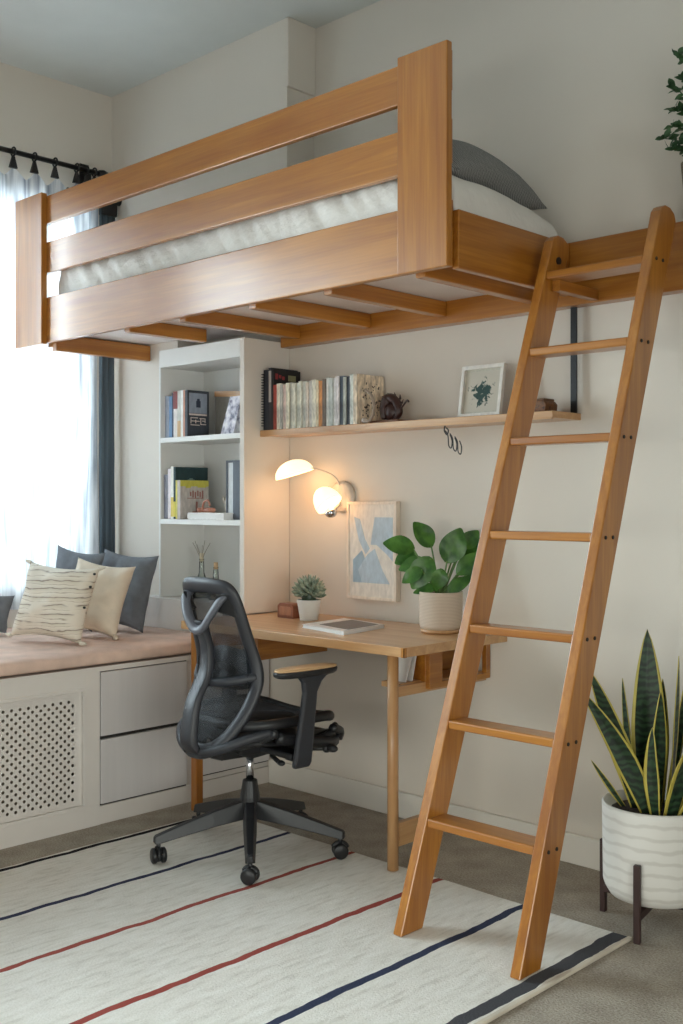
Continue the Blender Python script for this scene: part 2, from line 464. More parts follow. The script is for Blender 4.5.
def place(base, ang, lean, roll=0, h=.4):
    """pillow standing on a point; ang = direction of its width in plan; lean backwards"""
    return Matrix.Translation(base) @ Matrix.Rotation(ang, 4, 'Z') @ Matrix.Rotation(-lean, 4, 'X') @ Matrix.Rotation(roll, 4, 'Y') @ Matrix.Translation((0, 0, h / 2))

def stripedmat():
    m, nt, bs, out = newmat('cream_striped_weave')
    tc = N(nt, 'ShaderNodeTexCoord'); sp = N(nt, 'ShaderNodeSeparateXYZ'); nt.links.new(tc.outputs['Object'], sp.inputs[0])
    mp = mapped(nt, (9, 9, 30)); nz = N(nt, 'ShaderNodeTexNoise'); nz.inputs['Scale'].default_value = 1; nz.inputs['Detail'].default_value = 3
    nt.links.new(mp.outputs[0], nz.inputs[0])
    ma = N(nt, 'ShaderNodeMath', operation='MULTIPLY_ADD'); nt.links.new(sp.outputs[2], ma.inputs[0]); ma.inputs[1].default_value = 30.
    nt.links.new(nz.outputs[0], ma.inputs[2])
    fr = N(nt, 'ShaderNodeMath', operation='FRACT'); nt.links.new(ma.outputs[0], fr.inputs[0])
    r = ramp(nt, [(.0, srgb((222, 213, 198))), (.30, srgb((230, 222, 208))), (.36, srgb((176, 160, 140))), (.42, srgb((226, 217, 202))), (.74, srgb((212, 202, 184))), (.82, srgb((124, 108, 96))), (.93, srgb((222, 213, 198)))])
    nt.links.new(fr.outputs[0], r.inputs[0])
    # break up dark lines
    mp2 = mapped(nt, (8, 8, 10)); n2 = N(nt, 'ShaderNodeTexNoise'); n2.inputs['Scale'].default_value = 1
    nt.links.new(mp2.outputs[0], n2.inputs[0])
    gt = ramp(nt, [(.36, (0, 0, 0, 1)), (.44, (1, 1, 1, 1))]); nt.links.new(n2.outputs[0], gt.inputs[0])
    mx = N(nt, 'ShaderNodeMix', data_type='RGBA'); nt.links.new(gt.outputs[0], mx.inputs['Factor'])
    mx.inputs['A'].default_value = srgb((226, 217, 202)); nt.links.new(r.outputs[0], mx.inputs['B'])
    nt.links.new(mx.outputs['Result'], bs.inputs['Base Color']); bs.inputs['Roughness'].default_value = .95
    n3 = N(nt, 'ShaderNodeTexNoise'); mp3 = mapped(nt, (60, 60, 140)); n3.inputs['Scale'].default_value = 1; nt.links.new(mp3.outputs[0], n3.inputs[0])
    bump(nt, bs, n3.outputs[0], .5, .003)
    return m
M_striped = stripedmat()
ZS = .702
pl = [('striped', (-.33, -.955, ZS), math.radians(20), .34, .05, .37, .325, .15, M_striped, 'cream throw pillow woven with broken brown stripes, frontmost on the window bench'),
      ('white', (-.36, -.735, ZS + .004), math.radians(24), .30, .12, .30, .32, .13, M_cream, 'plain cream throw pillow between the striped pillow and the grey pillow'),
      ('grey', (-.48, -.51, ZS), math.radians(14), .22, .08, .33, .35, .12, M_greyfab, 'charcoal grey throw pillow leaning at the bookcase end of the bench'),
      ('grey2', (-.79, -1.02, ZS), math.radians(25), .35, .0, .32, .17, .13, M_greyfab, 'charcoal grey throw pillow lying under the curtain hem, cut by the left edge'),
      ('grey3', (-.68, -.63, ZS), math.radians(14), .14, .10, .30, .36, .08, M_greyfab, 'grey pillow mostly hidden behind the plain cream pillow, only its corner visible')]
for k, (nm, base, ang, lean, roll, w, h, t, mm, lab) in enumerate(pl):
    b = pillow(B(), w, h, t, place(Vector(base), ang, lean, roll, h), wrinkle=.016, pinch=.12, seed=k * 7.3)
    o = build(b, 'throw_pillow', mm, loc=base, smooth=True, label=lab, cat='pillow')
    if nm in ('striped', 'white'):
        mt = place(Vector(base), ang, lean, roll, h); bb = B()
        if nm == 'striped':
            for sx, sz in ((-1, -1), (1, -1), (1, 1), (-1, 1)):
                bb = B()
                for q in (2,):
                    p0 = mt @ Vector((sx * w / 2 * .97, 0, sz * h / 2 * .97)); dv = mt.to_3x3() @ Vector((sx * (.018 + .003 * q), (q - 2) * .006, sz * (.006 + .003 * (q % 2)) if sz > 0 else 0))
                    bb.tube([p0, p0 + dv * .5, p0 + dv * 1.2], [.009, .008, .005], 7)
                build(bb, 'tassel', mm, o)
            for q, zz in enumerate((.80, .46, -.08, )):
                p0 = mt @ Vector((w / 2 * (.93 - .02 * q), -.012, zz * h / 2))
                bb = B().ell(p0, (.008, .006, .006), 6, 5)
                build(bb, 'stitch_mark', M_black, o, label='black stitched mark at the pillow edge')
        else:
            bb.tube([mt @ Vector((w / 2 * .93, 0, -h / 2 * .95)), mt @ Vector((w / 2 * 1.06, -.01, -h / 2 * .97))], [.014, .006], 8)
            build(bb, 'corner_tip', mm, o, smooth=True)

# ------------------------------------------------------------------ curtains
def curtain_panel(y0, y1, xc, amp, zt, zb, pleats, name, mat, label, taper=0, seed=0, solid=0, ny=140, sag=.0):
    b = B()
    def f(u, v):
        z = zb + (zt - zb) * v
        w = 1 - taper * (1 - v)
        yc = y1
        y = yc - (yc - (y0 + (y1 - y0) * u)) * w
        ph = u * pleats * 2 * PI + .8 * math.sin(z * 1.7 + seed) + 1.2 * noise.noise(Vector((u * 5 + seed, z * .7, 0)))
        x = xc + amp * (.55 + .45 * noise.noise(Vector((u * 4, seed, 1)))) * math.sin(ph) + .006 * noise.noise(Vector((u * 12, z * 4, seed)))
        if v > .97 and sag:
            z -= sag * abs(math.sin(u * pleats * PI)) * (v - .97) / .03
        return Vector((x, y, z))
    b.surf(f, ny, 30)
    return build(b, name, mat, loc=(xc, (y0 + y1) / 2, zb), smooth=True, solid=solid, label=label, cat='curtain')
M_sheer = sheer()
curtain_panel(-.955, -.262, -.996, .020, 2.845, .765, 6, 'sheer_curtain', M_sheer, 'sheer white linen curtain hanging over the bench beside the grey drape', seed=1.3, sag=.05)
curtain_panel(-1.78, -.968, -.992, .018, 2.845, .765, 7, 'sheer_curtain', M_sheer, 'sheer white linen curtain reaching out of the left edge of the picture', seed=4.1, sag=.05)
M_teal = plain('slate_drape', (84, 98, 108), .9, var=.05, sc=(40, 40, 4))
curtain_panel(-.275, -.185, -.962, .012, 2.74, .70, 3, 'grey_drape', M_teal, 'narrow slate grey drape at the right end of the curtain rail', seed=2, solid=.003)
# dark header tape of the sheer
rod = root('curtain_rod', 'black curtain rod high on the window wall carrying the sheer curtains', 'curtain rod', (-.97, -1.5, 2.895))
build(B().cyl((-.97, -2.6, 2.905), (-.97, -.27, 2.905), .012, 16), 'rod', M_black, rod, smooth=True)
build(B().lathe([(.001, -.03), (.016, -.025), (.022, 0), (.016, .025), (.001, .03)], (-.97, -.25, 2.905), 16, (0, 1, 0)), 'finial', M_black, rod, smooth=True)
build(B().box(XW, -.975, -.335, -.315, 2.865, 2.895).box(-1.03, -1.02, -.35, -.30, 2.82, 2.95), 'bracket', M_black, rod)
ring_proto = None
k = 0
for yy in (-2.2, -1.9, -1.6, -1.3, -1.05, -.90, -.74, -.63, -.52, -.40, -.345, -.30):
    if ring_proto is None:
        b = B()
        b.tube([(-.97 + .020 * math.cos(a), yy, 2.905 + .020 * math.sin(a)) for a in [2 * PI * j / 16 for j in range(16)]], .0045, 6, closed=True, up=(0, 1, 0))
        r0 = build(b, 'curtain_ring', M_black, rod, smooth=True)
        c0 = build(B().hexa([(-.98, yy - .020, 2.83), (-.98, yy + .020, 2.83), (-.965, yy + .020, 2.83), (-.965, yy - .020, 2.83)],
                            [(-.975, yy - .006, 2.885), (-.975, yy + .006, 2.885), (-.967, yy + .006, 2.885), (-.967, yy - .006, 2.885)]), 'hook_clip', M_black, r0)
        ring_proto = r0; y_first = yy
    else:
        c = copy_tree(ring_proto); c.parent = rod; c.location = Vector((0, yy - y_first, 0))
rod2 = root('curtain_rod', 'short lower black curtain rod with a round finial carrying the grey drape', 'curtain rod', (-.965, -.5, 2.78))
build(B().cyl((-.96, -.46, 2.785), (-.96, -.145, 2.785), .011, 14), 'rod', M_black, rod2, smooth=True)
build(B().lathe([(.001, -.028), (.018, -.02), (.024, 0), (.018, .02), (.001, .028)], (-.96, -.137 - .02, 2.785), 16, (0, 1, 0)), 'finial', M_black, rod2, smooth=True)
build(B().box(XW, -.955, -.20, -.185, 2.777, 2.793).box(-1.03, -1.02, -.22, -.17, 2.74, 2.83), 'bracket', M_black, rod2)
b = B().box(-.980, -.945, -.27, -.18, 2.70, 2.772)
build(b, 'drape_header', M_black, rod2, bevel=.004, label='black gathered heading of the drape')

# ------------------------------------------------------------------ bookcase
bx0, bx1, by0, by1 = -.48, .125, -.269, 0
bc = root('bookcase', 'tall white built-in bookcase with three open compartments beside the window', 'bookcase', ((bx0 + bx1) / 2, -.13, .62))
T = .02
b = B().box(bx0, bx0 + .012, by0, -.005, .826, 1.975)
build(b, 'side_panel', M_white, bc, bevel=.001)
build(B().box(bx1 - .028, bx1, by0, -.003, .79, 1.975), 'side_panel', plain('bookcase_side', (222, 214, 204), .7, var=.01), bc, bevel=.001)
build(B().box(bx0 + .012, bx1 - .028, -.012, -.003, .826, 1.975), 'back_panel', M_white, bc)
build(B().box(bx0 + .012, bx1 - .028, by0, -.012, 1.895, 1.975), 'top_panel', M_white, bc, bevel=.001)
build(B().box(bx0 + .012, bx1 - .028, by0 + .001, -.012, 1.545, 1.568), 'shelf', M_white, bc, bevel=.001)
build(B().box(bx0 + .012, bx1 - .028, by0 + .001, -.012, 1.168, 1.191), 'shelf', M_white, bc, bevel=.001)
build(B().box(-.60, -.0, -.283, -.163, .623, .826).box(-.48, -.003, -.163, -.003, .623, .826).box(-.003, .094, -.269, -.003, .79, .826), 'plinth', M_cab, bc, bevel=.003)

# ------------------------------------------------------------------ books
cache = {}
def cm(c, rough=.6, var=.05):
    key = tuple(c) + (var,)
    if key not in cache: cache[key] = plain('cover_%d_%d_%d' % key[:3], c, rough, var=var, sc=(70, 70, 28))
    return cache[key]
def book(x0, w, h, d, z, yf, c, label, group=None, extra=None, name='book', tilt=0):
    """upright book, spine facing -Y"""
    t = min(.003, w * .15)
    b = B().box(x0, x0 + t, yf, yf + d, z, z + h).box(x0 + w - t, x0 + w, yf, yf + d, z, z + h).box(x0 + t, x0 + w - t, yf, yf + t, z, z + h)
    loc = (x0 + w / 2, yf + d / 2, z)
    mats = [cm(c, .6, .2 if name == 'magazine' else .08)]
    if extra:
        for (mi_c, boxes) in extra:
            mats.append(cm(mi_c)); b.mi = len(mats) - 1
            for bx in boxes: b.box(*bx)
    o = build(b, name, mats, loc=loc, label=label, cat='book', group=group)
    build(B().box(x0 + t, x0 + w - t, yf + t, yf + d - .004, z + .004, z + h - .004), 'pages', M_page, o)
    if tilt:
        o.rotation_euler = (0, tilt, 0)
    return o

z1 = 1.569
xs = -.467
row = [(.032, .195, (168, 178, 196), 'pale blue book at the left end of the upper bookcase shelf'),
       (.020, .192, (112, 148, 186), 'mid blue slim book second on the upper bookcase shelf'),
       (.012, .205, (38, 52, 78), 'navy very thin book third on the upper bookcase shelf'),
       (.030, .212, (232, 226, 220), 'white book with a red-brown spine top, left on the upper bookcase shelf'),
       (.024, .214, (206, 206, 196), 'off-white book with a tan lower spine on the upper bookcase shelf'),
       (.018, .214, (240, 238, 234), 'plain white slim book on the upper bookcase shelf'),
       (.024, .214, (196, 140, 112), 'salmon brown book beside the dark patterned book')]
for i, (w, h, c, lab) in enumerate(row):
    ex = None
    if i == 3: ex = [((140, 66, 60), [(xs, xs + w, by0 + .0245, by0 + .0255, z1 + h * .62, z1 + h)])]
    if i == 4: ex = [((206, 172, 128), [(xs, xs + w, by0 + .0245, by0 + .0255, z1, z1 + h * .35)])]
    book(xs, w - .001, h, .118, z1, by0 + .026, c, lab, extra=ex, group=None); xs += w
w, h, d, yf = .018, .212, .125, by0 + .018
xr = xs + w
cov = [(xr - .0005, xr + .0008, yf + .01, yf + d - .012, z1 + .108, z1 + .2)]
cov_d = [(xr, xr + .0014, yf + .05, yf + .075, z1 + .135, z1 + .165), (xr, xr + .0014, yf + .055, yf + .07, z1 + .165, z1 + .175)]
cov_w = [(xr - .0005, xr + .0008, yf + .01, yf + d - .012, z1 + .098, z1 + .106)]
for (a0, a1, q0, q1) in ((.018, .06, .085, .089), (.018, .022, .06, .085), (.018, .07, .052, .056), (.045, .05, .062, .078), (.07, .105, .083, .087), (.075, .079, .06, .083), (.075, .108, .056, .06), (.10, .104, .065, .085), (.085, .105, .072, .076), (.02, .07, .07, .074)):
    cov_w.append((xr - .0005, xr + .001, yf + a0, yf + a1, z1 + q0, z1 + q1))
book(xs, w, h, d, z1, yf, (62, 66, 74), 'dark grey book whose cover has a blue picture and white block lettering',
     extra=[((150, 158, 172), cov), ((52, 60, 78), cov_d), ((222, 206, 196), cov_w)])
# big grey binder with a wooden top rail behind it
bx = root('file_box', 'grey-brown file box with a light wooden top leaning behind books on upper bookcase shelf', 'box', (-.13, -.1, z1))
build(B().hexa([(-.275, -.10, z1), (-.10, -.10, z1), (-.10, -.03, z1), (-.275, -.03, z1)], [(-.275, -.10, z1 + .19), (-.05, -.10, z1 + .175), (-.05, -.03, z1 + .175), (-.275, -.03, z1 + .19)]), 'body', cm((128, 124, 116)), bx)
build(B().hexa([(-.275, -.104, z1 + .19), (-.05, -.104, z1 + .175), (-.05, -.028, z1 + .175), (-.275, -.028, z1 + .19)], [(-.275, -.104, z1 + .216), (-.05, -.104, z1 + .20), (-.05, -.028, z1 + .20), (-.275, -.028, z1 + .216)]), 'lid', LWd['x'], bx)
# leaning patterned box at the right
b = B().hexa([(-.075, -.235, z1), (.015, -.235, z1), (.015, -.13, z1), (-.075, -.13, z1)], [(-.02, -.225, z1 + .165), (.055, -.225, z1 + .165), (.055, -.14, z1 + .165), (-.02, -.14, z1 + .165)])
def mottled(name, cols, sc, det=4):
    m, nt, bs, out = newmat(name)
    mp = mapped(nt, (sc, sc, sc)); nz = N(nt, 'ShaderNodeTexNoise'); nz.inputs['Scale'].default_value = 1; nz.inputs['Detail'].default_value = det
    nt.links.new(mp.outputs[0], nz.inputs[0])
    k = len(cols); r = ramp(nt, [(.35 + .3 * i / (k - 1), srgb(c)) for i, c in enumerate(cols)])
    nt.links.new(nz.outputs[0], r.inputs[0]); nt.links.new(r.outputs[0], bs.inputs['Base Color']); bs.inputs['Roughness'].default_value = .6
    return m
build(b, 'patterned_folder', mottled('lilac_pattern', [(120, 120, 140), (206, 204, 216), (236, 234, 238)], 32), loc=(.01, -.17, z1), bevel=.002,
      label='lilac and white patterned folder leaning at the right of the upper bookcase shelf', cat='folder')
# lower shelf
z2 = 1.192
xs = -.462
for i, (w, h, d, c, lab) in enumerate([(.03, .205, .12, (128, 128, 140), 'grey book at the left end of the lower bookcase shelf'),
        (.022, .232, .15, (226, 216, 218), 'pale pink book second from the left on the lower bookcase shelf'),
        (.020, .243, .17, (236, 232, 222), 'ivory book with a yellow mark beside the dark green book'),
        (.016, .24, .19, (38, 62, 64), 'tall dark green book with a hill picture on the lower bookcase shelf')]):
    yf = by0 + .016
    ex = None
    if i == 2: ex = [((222, 196, 96), [(xs, xs + w, yf - .001, yf, z2 + .01, z2 + .1)])]
    if i == 3:
        xr = xs + w
        ex = [((110, 138, 138), [(xr, xr + .001, yf + .07, yf + .11, z2 + .175, z2 + .183), (xr, xr + .001, yf + .08, yf + .1, z2 + .183, z2 + .189), (xr, xr + .001, yf + .06, yf + .13, z2 + .168, z2 + .175)]), ((214, 196, 80), [(xs, xs + w, yf - .001, yf, z2 + .01, z2 + .08)])]
    book(xs, w - .001, h, d, z2, yf, c, lab, extra=ex); xs += w
xs += .004; w, h, d, yf = .034, .178, .165, by0 + .014
xr = xs + w
ex = [((206, 196, 84), [(xr, xr + .001, yf, yf + d, z2 + .15, z2 + h), (xr, xr + .001, yf + .03, yf + .06, z2 + .143, z2 + .15), (xr, xr + .001, yf + .1, yf + .15, z2 + .145, z2 + .15)]),
      ((164, 112, 100), [(xr, xr + .0012, yf + .055 + q * .014, yf + .063 + q * .014, z2 + .105 - (q % 3) * .006, z2 + .125 + (q % 2) * .006) for q in range(6)] + [(xr, xr + .0012, yf + .04, yf + .13, z2 + .094, z2 + .097), (xr, xr + .0012, yf + .09, yf + .1, z2 + .03, z2 + .08), (xr, xr + .0012, yf + .07, yf + .12, z2 + .02, z2 + .035)]),
      ((216, 204, 106), [(xs, xs + w * .35, yf - .001, yf, z2, z2 + h)])]
book(xs, w, h, d, z2, yf, (196, 186, 178), 'beige cookbook with a yellow top band and red-brown script on the lower bookcase shelf', extra=ex)
# flat white book in front
b = B().box(-.268, -.015, -.264, -.195, z2, z2 + .004).box(-.268, -.015, -.264, -.195, z2 + .026, z2 + .03).box(-.268, -.262, -.264, -.195, z2, z2 + .03)
fb = build(b, 'book', cm((240, 238, 235)), loc=(-.14, -.21, z2), label='white book lying flat at the front of the lower bookcase shelf', cat='book')
build(B().box(-.275, -.018, -.262, -.198, z2 + .004, z2 + .026), 'pages', M_paper, fb)
# small copper ornament on flat book
b = B()
for q in range(7):
    a = q * .9
    b.ell((-.20 + .018 * q - .03, -.228 + .012 * math.sin(a), z2 + .042), (.016, .012, .012), 10, 6, Matrix.Rotation(a, 3, 'Z'))
b.tube(catmull([(-.21, -.228, z2 + .04), (-.20, -.228, z2 + .075), (-.17, -.228, z2 + .085), (-.155, -.228, z2 + .06)]), .005, 6)
build(b, 'copper_ornament', cm((176, 118, 96), .4), loc=(-.17, -.228, z2 + .03), smooth=True, label='small curled copper ornament resting on the flat white book', cat='ornament')
# pale figurine
b = B()
b.lathe([(.001, 0), (.024, 0), (.026, .01), (.014, .03), (.020, .055), (.012, .07), (.016, .085), (.010, .10), (.001, .108)], (-.145, -.13, z2), 14)
b.tube(catmull([(-.145, -.13, z2 + .06), (-.17, -.13, z2 + .075), (-.18, -.13, z2 + .10)]), .007, 6)
b.tube(catmull([(-.145, -.13, z2 + .06), (-.12, -.13, z2 + .05), (-.12, -.13, z2 + .02)]), .007, 6)
build(b, 'figurine', cm((214, 204, 190)), loc=(-.145, -.13, z2), smooth=True, label='small ivory figurine standing left of the grey frame on the lower bookcase shelf', cat='figurine')
pf_x = 0
pf = root('standing_frame', 'grey upright frame with a pale mat at the right end of lower bookcase shelf', 'frame', (.06, -.15, z2))
b = B().box(-.066, -.058, -.21, -.195, z2, z2 + .262).box(-.018, .05, -.21, -.18, z2, z2 + .262).box(-.058, -.018, -.21, -.195, z2 + .252, z2 + .262).box(-.058, -.018, -.21, -.195, z2, z2 + .010)
build(b, 'frame', cm((92, 98, 108)), pf)
build(B().box(-.058, -.018, -.204, -.198, z2 + .010, z2 + .252), 'mat', cm((212, 216, 218)), pf)
# bottles on plinth (glass)
M_bot = glassmat('bottle_glass', (250, 252, 250))
def bottle(x, y, s, lab, cap):
    r = root('glass_bottle', lab, 'bottle', (x, y, .827))
    z = .827
    b = B().lathe([(.001, 0), (.034 * s, .0), (.036 * s, .012), (.034 * s, .03), (.012, .10 * s), (.010, .15 * s), (.012, .155 * s)], (x, y, z), 20, cap=False)
    build(b, 'glass_body', M_bot, r, smooth=True, solid=.002)
    build(B().lathe([(.001, .004), (.030 * s, .004), (.031 * s, .02), (.001, .021)], (x, y, z), 16), 'liquid', cap, r, smooth=True)
    build(B().cyl((x, y, z + .145 * s), (x, y, z + .178 * s), .010, 12), 'stopper', cap, r, smooth=True)
    return r
bottle(-.325, -.14, 1.15, 'clear conical glass bottle left on the bottom bookcase compartment', cm((214, 200, 172)))
bottle(-.185, -.17, .95, 'smaller clear glass bottle with an amber base right of the conical bottle', cm((206, 172, 132)))
b = B()
for q in range(7):
    a = q * 2 * PI / 7
    b.tube(catmull([(-.325, -.14, .985), (-.325 + .02 * math.cos(a), -.14 + .01 * math.sin(a), 1.03), (-.325 + .055 * math.cos(a), -.14 + .03 * math.sin(a), 1.07 + .01 * (q % 3))]), .0013, 4)
build(b, 'dried_stems', cm((120, 108, 92)), loc=(-.325, -.14, .90), label='thin dried stems fanning out of the conical glass bottle', cat='stems')

# ------------------------------------------------------------------ long wall shelf and what stands on it
SZ = 1.58
sh = root('wall_shelf', 'long light oak wall shelf below the loft bed', 'shelf', (.86, -.09, 1.556))
build(B().box(.1265, 1.612, -.18, -.0, 1.556, SZ), 'board', LWd['x'], sh, bevel=.002)
build(B().box(.1265, 1.604, -.178, -.16, 1.5525, 1.556), 'edge_strip', LWd['x'], sh)
st = build(B().box(1.588, 1.612, -.030, -.024, SZ, 1.953), 'hanging_strap', M_black, sh, label='black metal strap from shelf end up to bed beam')
x = .135
b = B()
sb = root('spiral_binder', 'black spiral-bound binder at the left end of the wall shelf', 'binder', (x + .02, -.09, SZ))
build(B().box(x, x + .034, -.168, -.012, SZ, SZ + .262), 'cover', cm((34, 42, 54), .4), sb, bevel=.003)
b = B()
for q in range(20):
    zc = SZ + .02 + q * .0117
    b.tube([(x + .002 + .010 * math.cos(a), -.168 + .010 * math.sin(a), zc) for a in [2 * PI * j / 10 for j in range(10)]], .0014, 4, closed=True, up=(0, 0, 1))
build(b, 'spiral', M_black, sb)
x += .036
yf = -.17
book(x, .020, .268, .155, SZ, yf, (44, 44, 52), 'tall black magazine with a faded red cover print beside the spiral binder',
     extra=[((178, 172, 168), [(x + .002, x + .018, yf - .001, yf, SZ + .12, SZ + .255)])])
x += .021
xr = x + .012
book(x, .012, .262, .158, SZ, yf, (32, 30, 32), 'tall black book with red flowers and a yellow patch on its cover',
     extra=[((150, 56, 58), [(xr, xr + .001, yf + .01 + .02 * q, yf + .024 + .02 * q, SZ + .218 + .006 * (q % 2), SZ + .243 - .005 * (q % 3)) for q in range(3)]), ((146, 146, 110), [(xr, xr + .001, yf + .085, yf + .13, SZ + .215, SZ + .24)])])
x += .013
cols = [((158, 62, 48), 'brick red'), ((208, 196, 172), 'cream'), ((150, 148, 138), 'stone grey'), ((196, 160, 146), 'dusty pink'), ((216, 206, 178), 'ivory'),
        ((128, 128, 112), 'olive grey'), ((196, 192, 170), 'pale khaki'), ((178, 182, 164), 'pale sage'), ((204, 200, 180), 'oatmeal'), ((168, 170, 156), 'grey green'),
        ((198, 178, 156), 'sand'), ((176, 170, 160), 'taupe'), ((222, 212, 186), 'light cream'), ((208, 184, 138), 'straw'), ((190, 124, 62), 'burnt orange'),
        ((108, 92, 78), 'dark brown'), ((226, 226, 220), 'white'), ((160, 172, 168), 'blue grey'), ((232, 232, 228), 'bright white'), ((212, 206, 212), 'speckled lilac'),
        ((70, 80, 92), 'slate blue'), ((142, 148, 140), 'moss grey'), ((60, 66, 76), 'charcoal'), ((198, 206, 202), 'icy grey')]
words = ['first', 'second', 'third', 'fourth', 'fifth', 'sixth', 'seventh', 'eighth', 'ninth', 'tenth', 'eleventh', 'twelfth', 'thirteenth', 'fourteenth', 'fifteenth', 'sixteenth', 'seventeenth', 'eighteenth', 'nineteenth', 'twentieth', 'twenty-first', 'twenty-second', 'twenty-third', 'twenty-fourth']
tot = .678 - x; base = tot / len(cols)
for i, (c, nm) in enumerate(cols):
    if i not in (0, 14, 15, 20, 22): c = tuple(int(v * .6 + k_ * .4) for v, k_ in zip(c, (206, 199, 186)))
    w = base * (1 + .22 * math.sin(i * 2.3))
    h = .192 + .004 * math.sin(i * 1.7) + (.004 if i > 15 else 0)
    book(x, w - .0006, h, .15 + .003 * math.sin(i), SZ, -.172 + .003 * math.sin(i * 2.9), c, 'thin %s magazine, %s right of the black books on the wall shelf' % (nm, words[i]), group='thin magazines on the wall shelf', name='magazine')
    x += w
x = .680; w = .02; xr = x + w; yf = -.176
dots = []
random.seed(3)
for q in range(60):
    yy = random.uniform(.03, .13); zz = random.uniform(.025, .165); s_ = random.uniform(.003, .008)
    dots.append((xr, xr + .001, yf + yy, yf + yy + s_, SZ + zz, SZ + zz + s_ * .9))
book(x, w, .2, .16, SZ, yf, (216, 196, 172), 'beige magazine with dark blotchy cover art ending the row on the wall shelf', extra=[((74, 66, 62), dots)], name='magazine')
# ornaments on shelf
b = B().box(.735, .885, -.14, -.05, SZ, SZ + .012)
orn = root('dark_ornament', 'dark brown carved dragon-like ornament on a wooden base on the wall shelf', 'ornament', (.81, -.095, SZ))
build(b, 'base', cm((120, 84, 62)), orn, bevel=.003)
b = B()
b.tube(catmull([(.775, -.095, SZ + .02), (.77, -.095, SZ + .06), (.795, -.095, SZ + .10), (.835, -.095, SZ + .085), (.85, -.095, SZ + .045), (.83, -.095, SZ + .015)]), [.012, .013, .014, .015, .016, .016, .018, .018, .02, .02, .022, .022, .022, .02, .02, .02, .02, .018, .018, .018, .018, .017, .017, .016, .016, .016, .015, .014, .013, .012, .012][:31], 8)
for q in range(16):
    a = q * .42
    p0 = Vector((.81 + .035 * math.cos(a), -.095 + .01 * math.sin(a * 2), SZ + .06 + .035 * math.sin(a)))
    b.tube([p0, p0 + Vector((math.cos(a) * .016, .006 * math.sin(q), math.sin(a) * .018)), p0 + Vector((math.cos(a + .3) * .034, 0, math.sin(a + .3) * .03))], [.008, .005, .001], 5)
b.tube(catmull([(.84, -.095, SZ + .05), (.87, -.10, SZ + .062), (.895, -.10, SZ + .085), (.905, -.10, SZ + .08)]), .004, 6)
b.ell((.812, -.095, SZ + .045), (.034, .022, .036), 12, 8)
b.ell((.785, -.10, SZ + .085), (.020, .014, .020), 10, 6)
build(b, 'figure', cm((58, 34, 30), .35), orn, smooth=True)
b = B()
b.tube(catmull([(.725, -.165, SZ + .006), (.765, -.168, SZ + .012), (.785, -.168, SZ + .06), (.77, -.168, SZ + .11), (.735, -.168, SZ + .135)], 8), [.004] * 33, 8, flat=2.2, up=(0, 1, 0))
b.ell((.735, -.168, SZ + .012), (.02, .008, .012), 10, 6)
build(b, 'curled_horn', cm((168, 152, 138), .3), loc=(.75, -.168, SZ), smooth=True, label='pale curved horn ornament standing in front of the beige magazine', cat='ornament')
# small frame leaning on wall
fr = root('picture_frame', 'small white frame with a dark green ink drawing on the wall shelf', 'picture frame', (1.25, -.06, SZ))
def fp(u, v, n):      # leaning frame: u along x, v up, n outwards
    lean = .16
    return Vector((1.155 + u + .0, -.10 + v * math.sin(lean) - n * math.cos(lean), SZ + v * math.cos(lean) + n * math.sin(lean)))
def fbox(b, u0, u1, v0, v1, n0, n1):
    b.hexa([fp(u0, v0, n0), fp(u1, v0, n0), fp(u1, v0, n1), fp(u0, v0, n1)], [fp(u0, v1, n0), fp(u1, v1, n0), fp(u1, v1, n1), fp(u0, v1, n1)])
FW, FH = .19, .195
b = B(); fbox(b, 0, FW, 0, .014, 0, .016); fbox(b, 0, FW, FH - .014, FH, 0, .016); fbox(b, 0, .014, .014, FH - .014, 0, .016); fbox(b, FW - .014, FW, .014, FH - .014, 0, .016)
build(b, 'frame', cm((226, 222, 214)), fr, bevel=.001)
b = B(); fbox(b, .014, FW - .014, .014, FH - .014, .001, .004); build(b, 'mat', cm((190, 186, 172)), fr)
def inkmat():
    m, nt, bs, out = newmat('ink_drawing')
    tc = N(nt, 'ShaderNodeTexCoord'); mp = N(nt, 'ShaderNodeMapping'); nt.links.new(tc.outputs['Object'], mp.inputs[0])
    ctr = fp(FW / 2, FH / 2, .004) - Vector((1.25, -.06, SZ))
    mp.inputs['Location'].default_value = (-ctr.x / .062, 0, -ctr.z / .066); mp.inputs['Scale'].default_value = (1 / .062, 0, 1 / .066)
    ln = N(nt, 'ShaderNodeVectorMath', operation='LENGTH'); nt.links.new(mp.outputs[0], ln.inputs[0])
    mq = mapped(nt, (42, 42, 42)); nz = N(nt, 'ShaderNodeTexNoise'); nz.inputs['Scale'].default_value = 1; nz.inputs['Detail'].default_value = 3; nz.inputs['Distortion'].default_value = 1.2
    nt.links.new(mq.outputs[0], nz.inputs[0])
    ma = N(nt, 'ShaderNodeMath', operation='MULTIPLY_ADD'); nt.links.new(nz.outputs[0], ma.inputs[0]); ma.inputs[1].default_value = 2.6; nt.links.new(ln.outputs['Value'], ma.inputs[2])
    r = ramp(nt, [(.0, srgb((40, 62, 60))), (.5, srgb((52, 78, 74))), (.56, srgb((196, 190, 176)))])
    mr = N(nt, 'ShaderNodeMath', operation='MULTIPLY'); nt.links.new(ma.outputs[0], mr.inputs[0]); mr.inputs[1].default_value = .29
    nt.links.new(mr.outputs[0], r.inputs[0]); nt.links.new(r.outputs[0], bs.inputs['Base Color']); bs.inputs['Roughness'].default_value = .8
    return m
b = B(); fbox(b, .022, FW - .022, .022, FH - .022, .004, .005)
build(b, 'drawing', inkmat(), fr, label='dark green ink figure on grey paper')
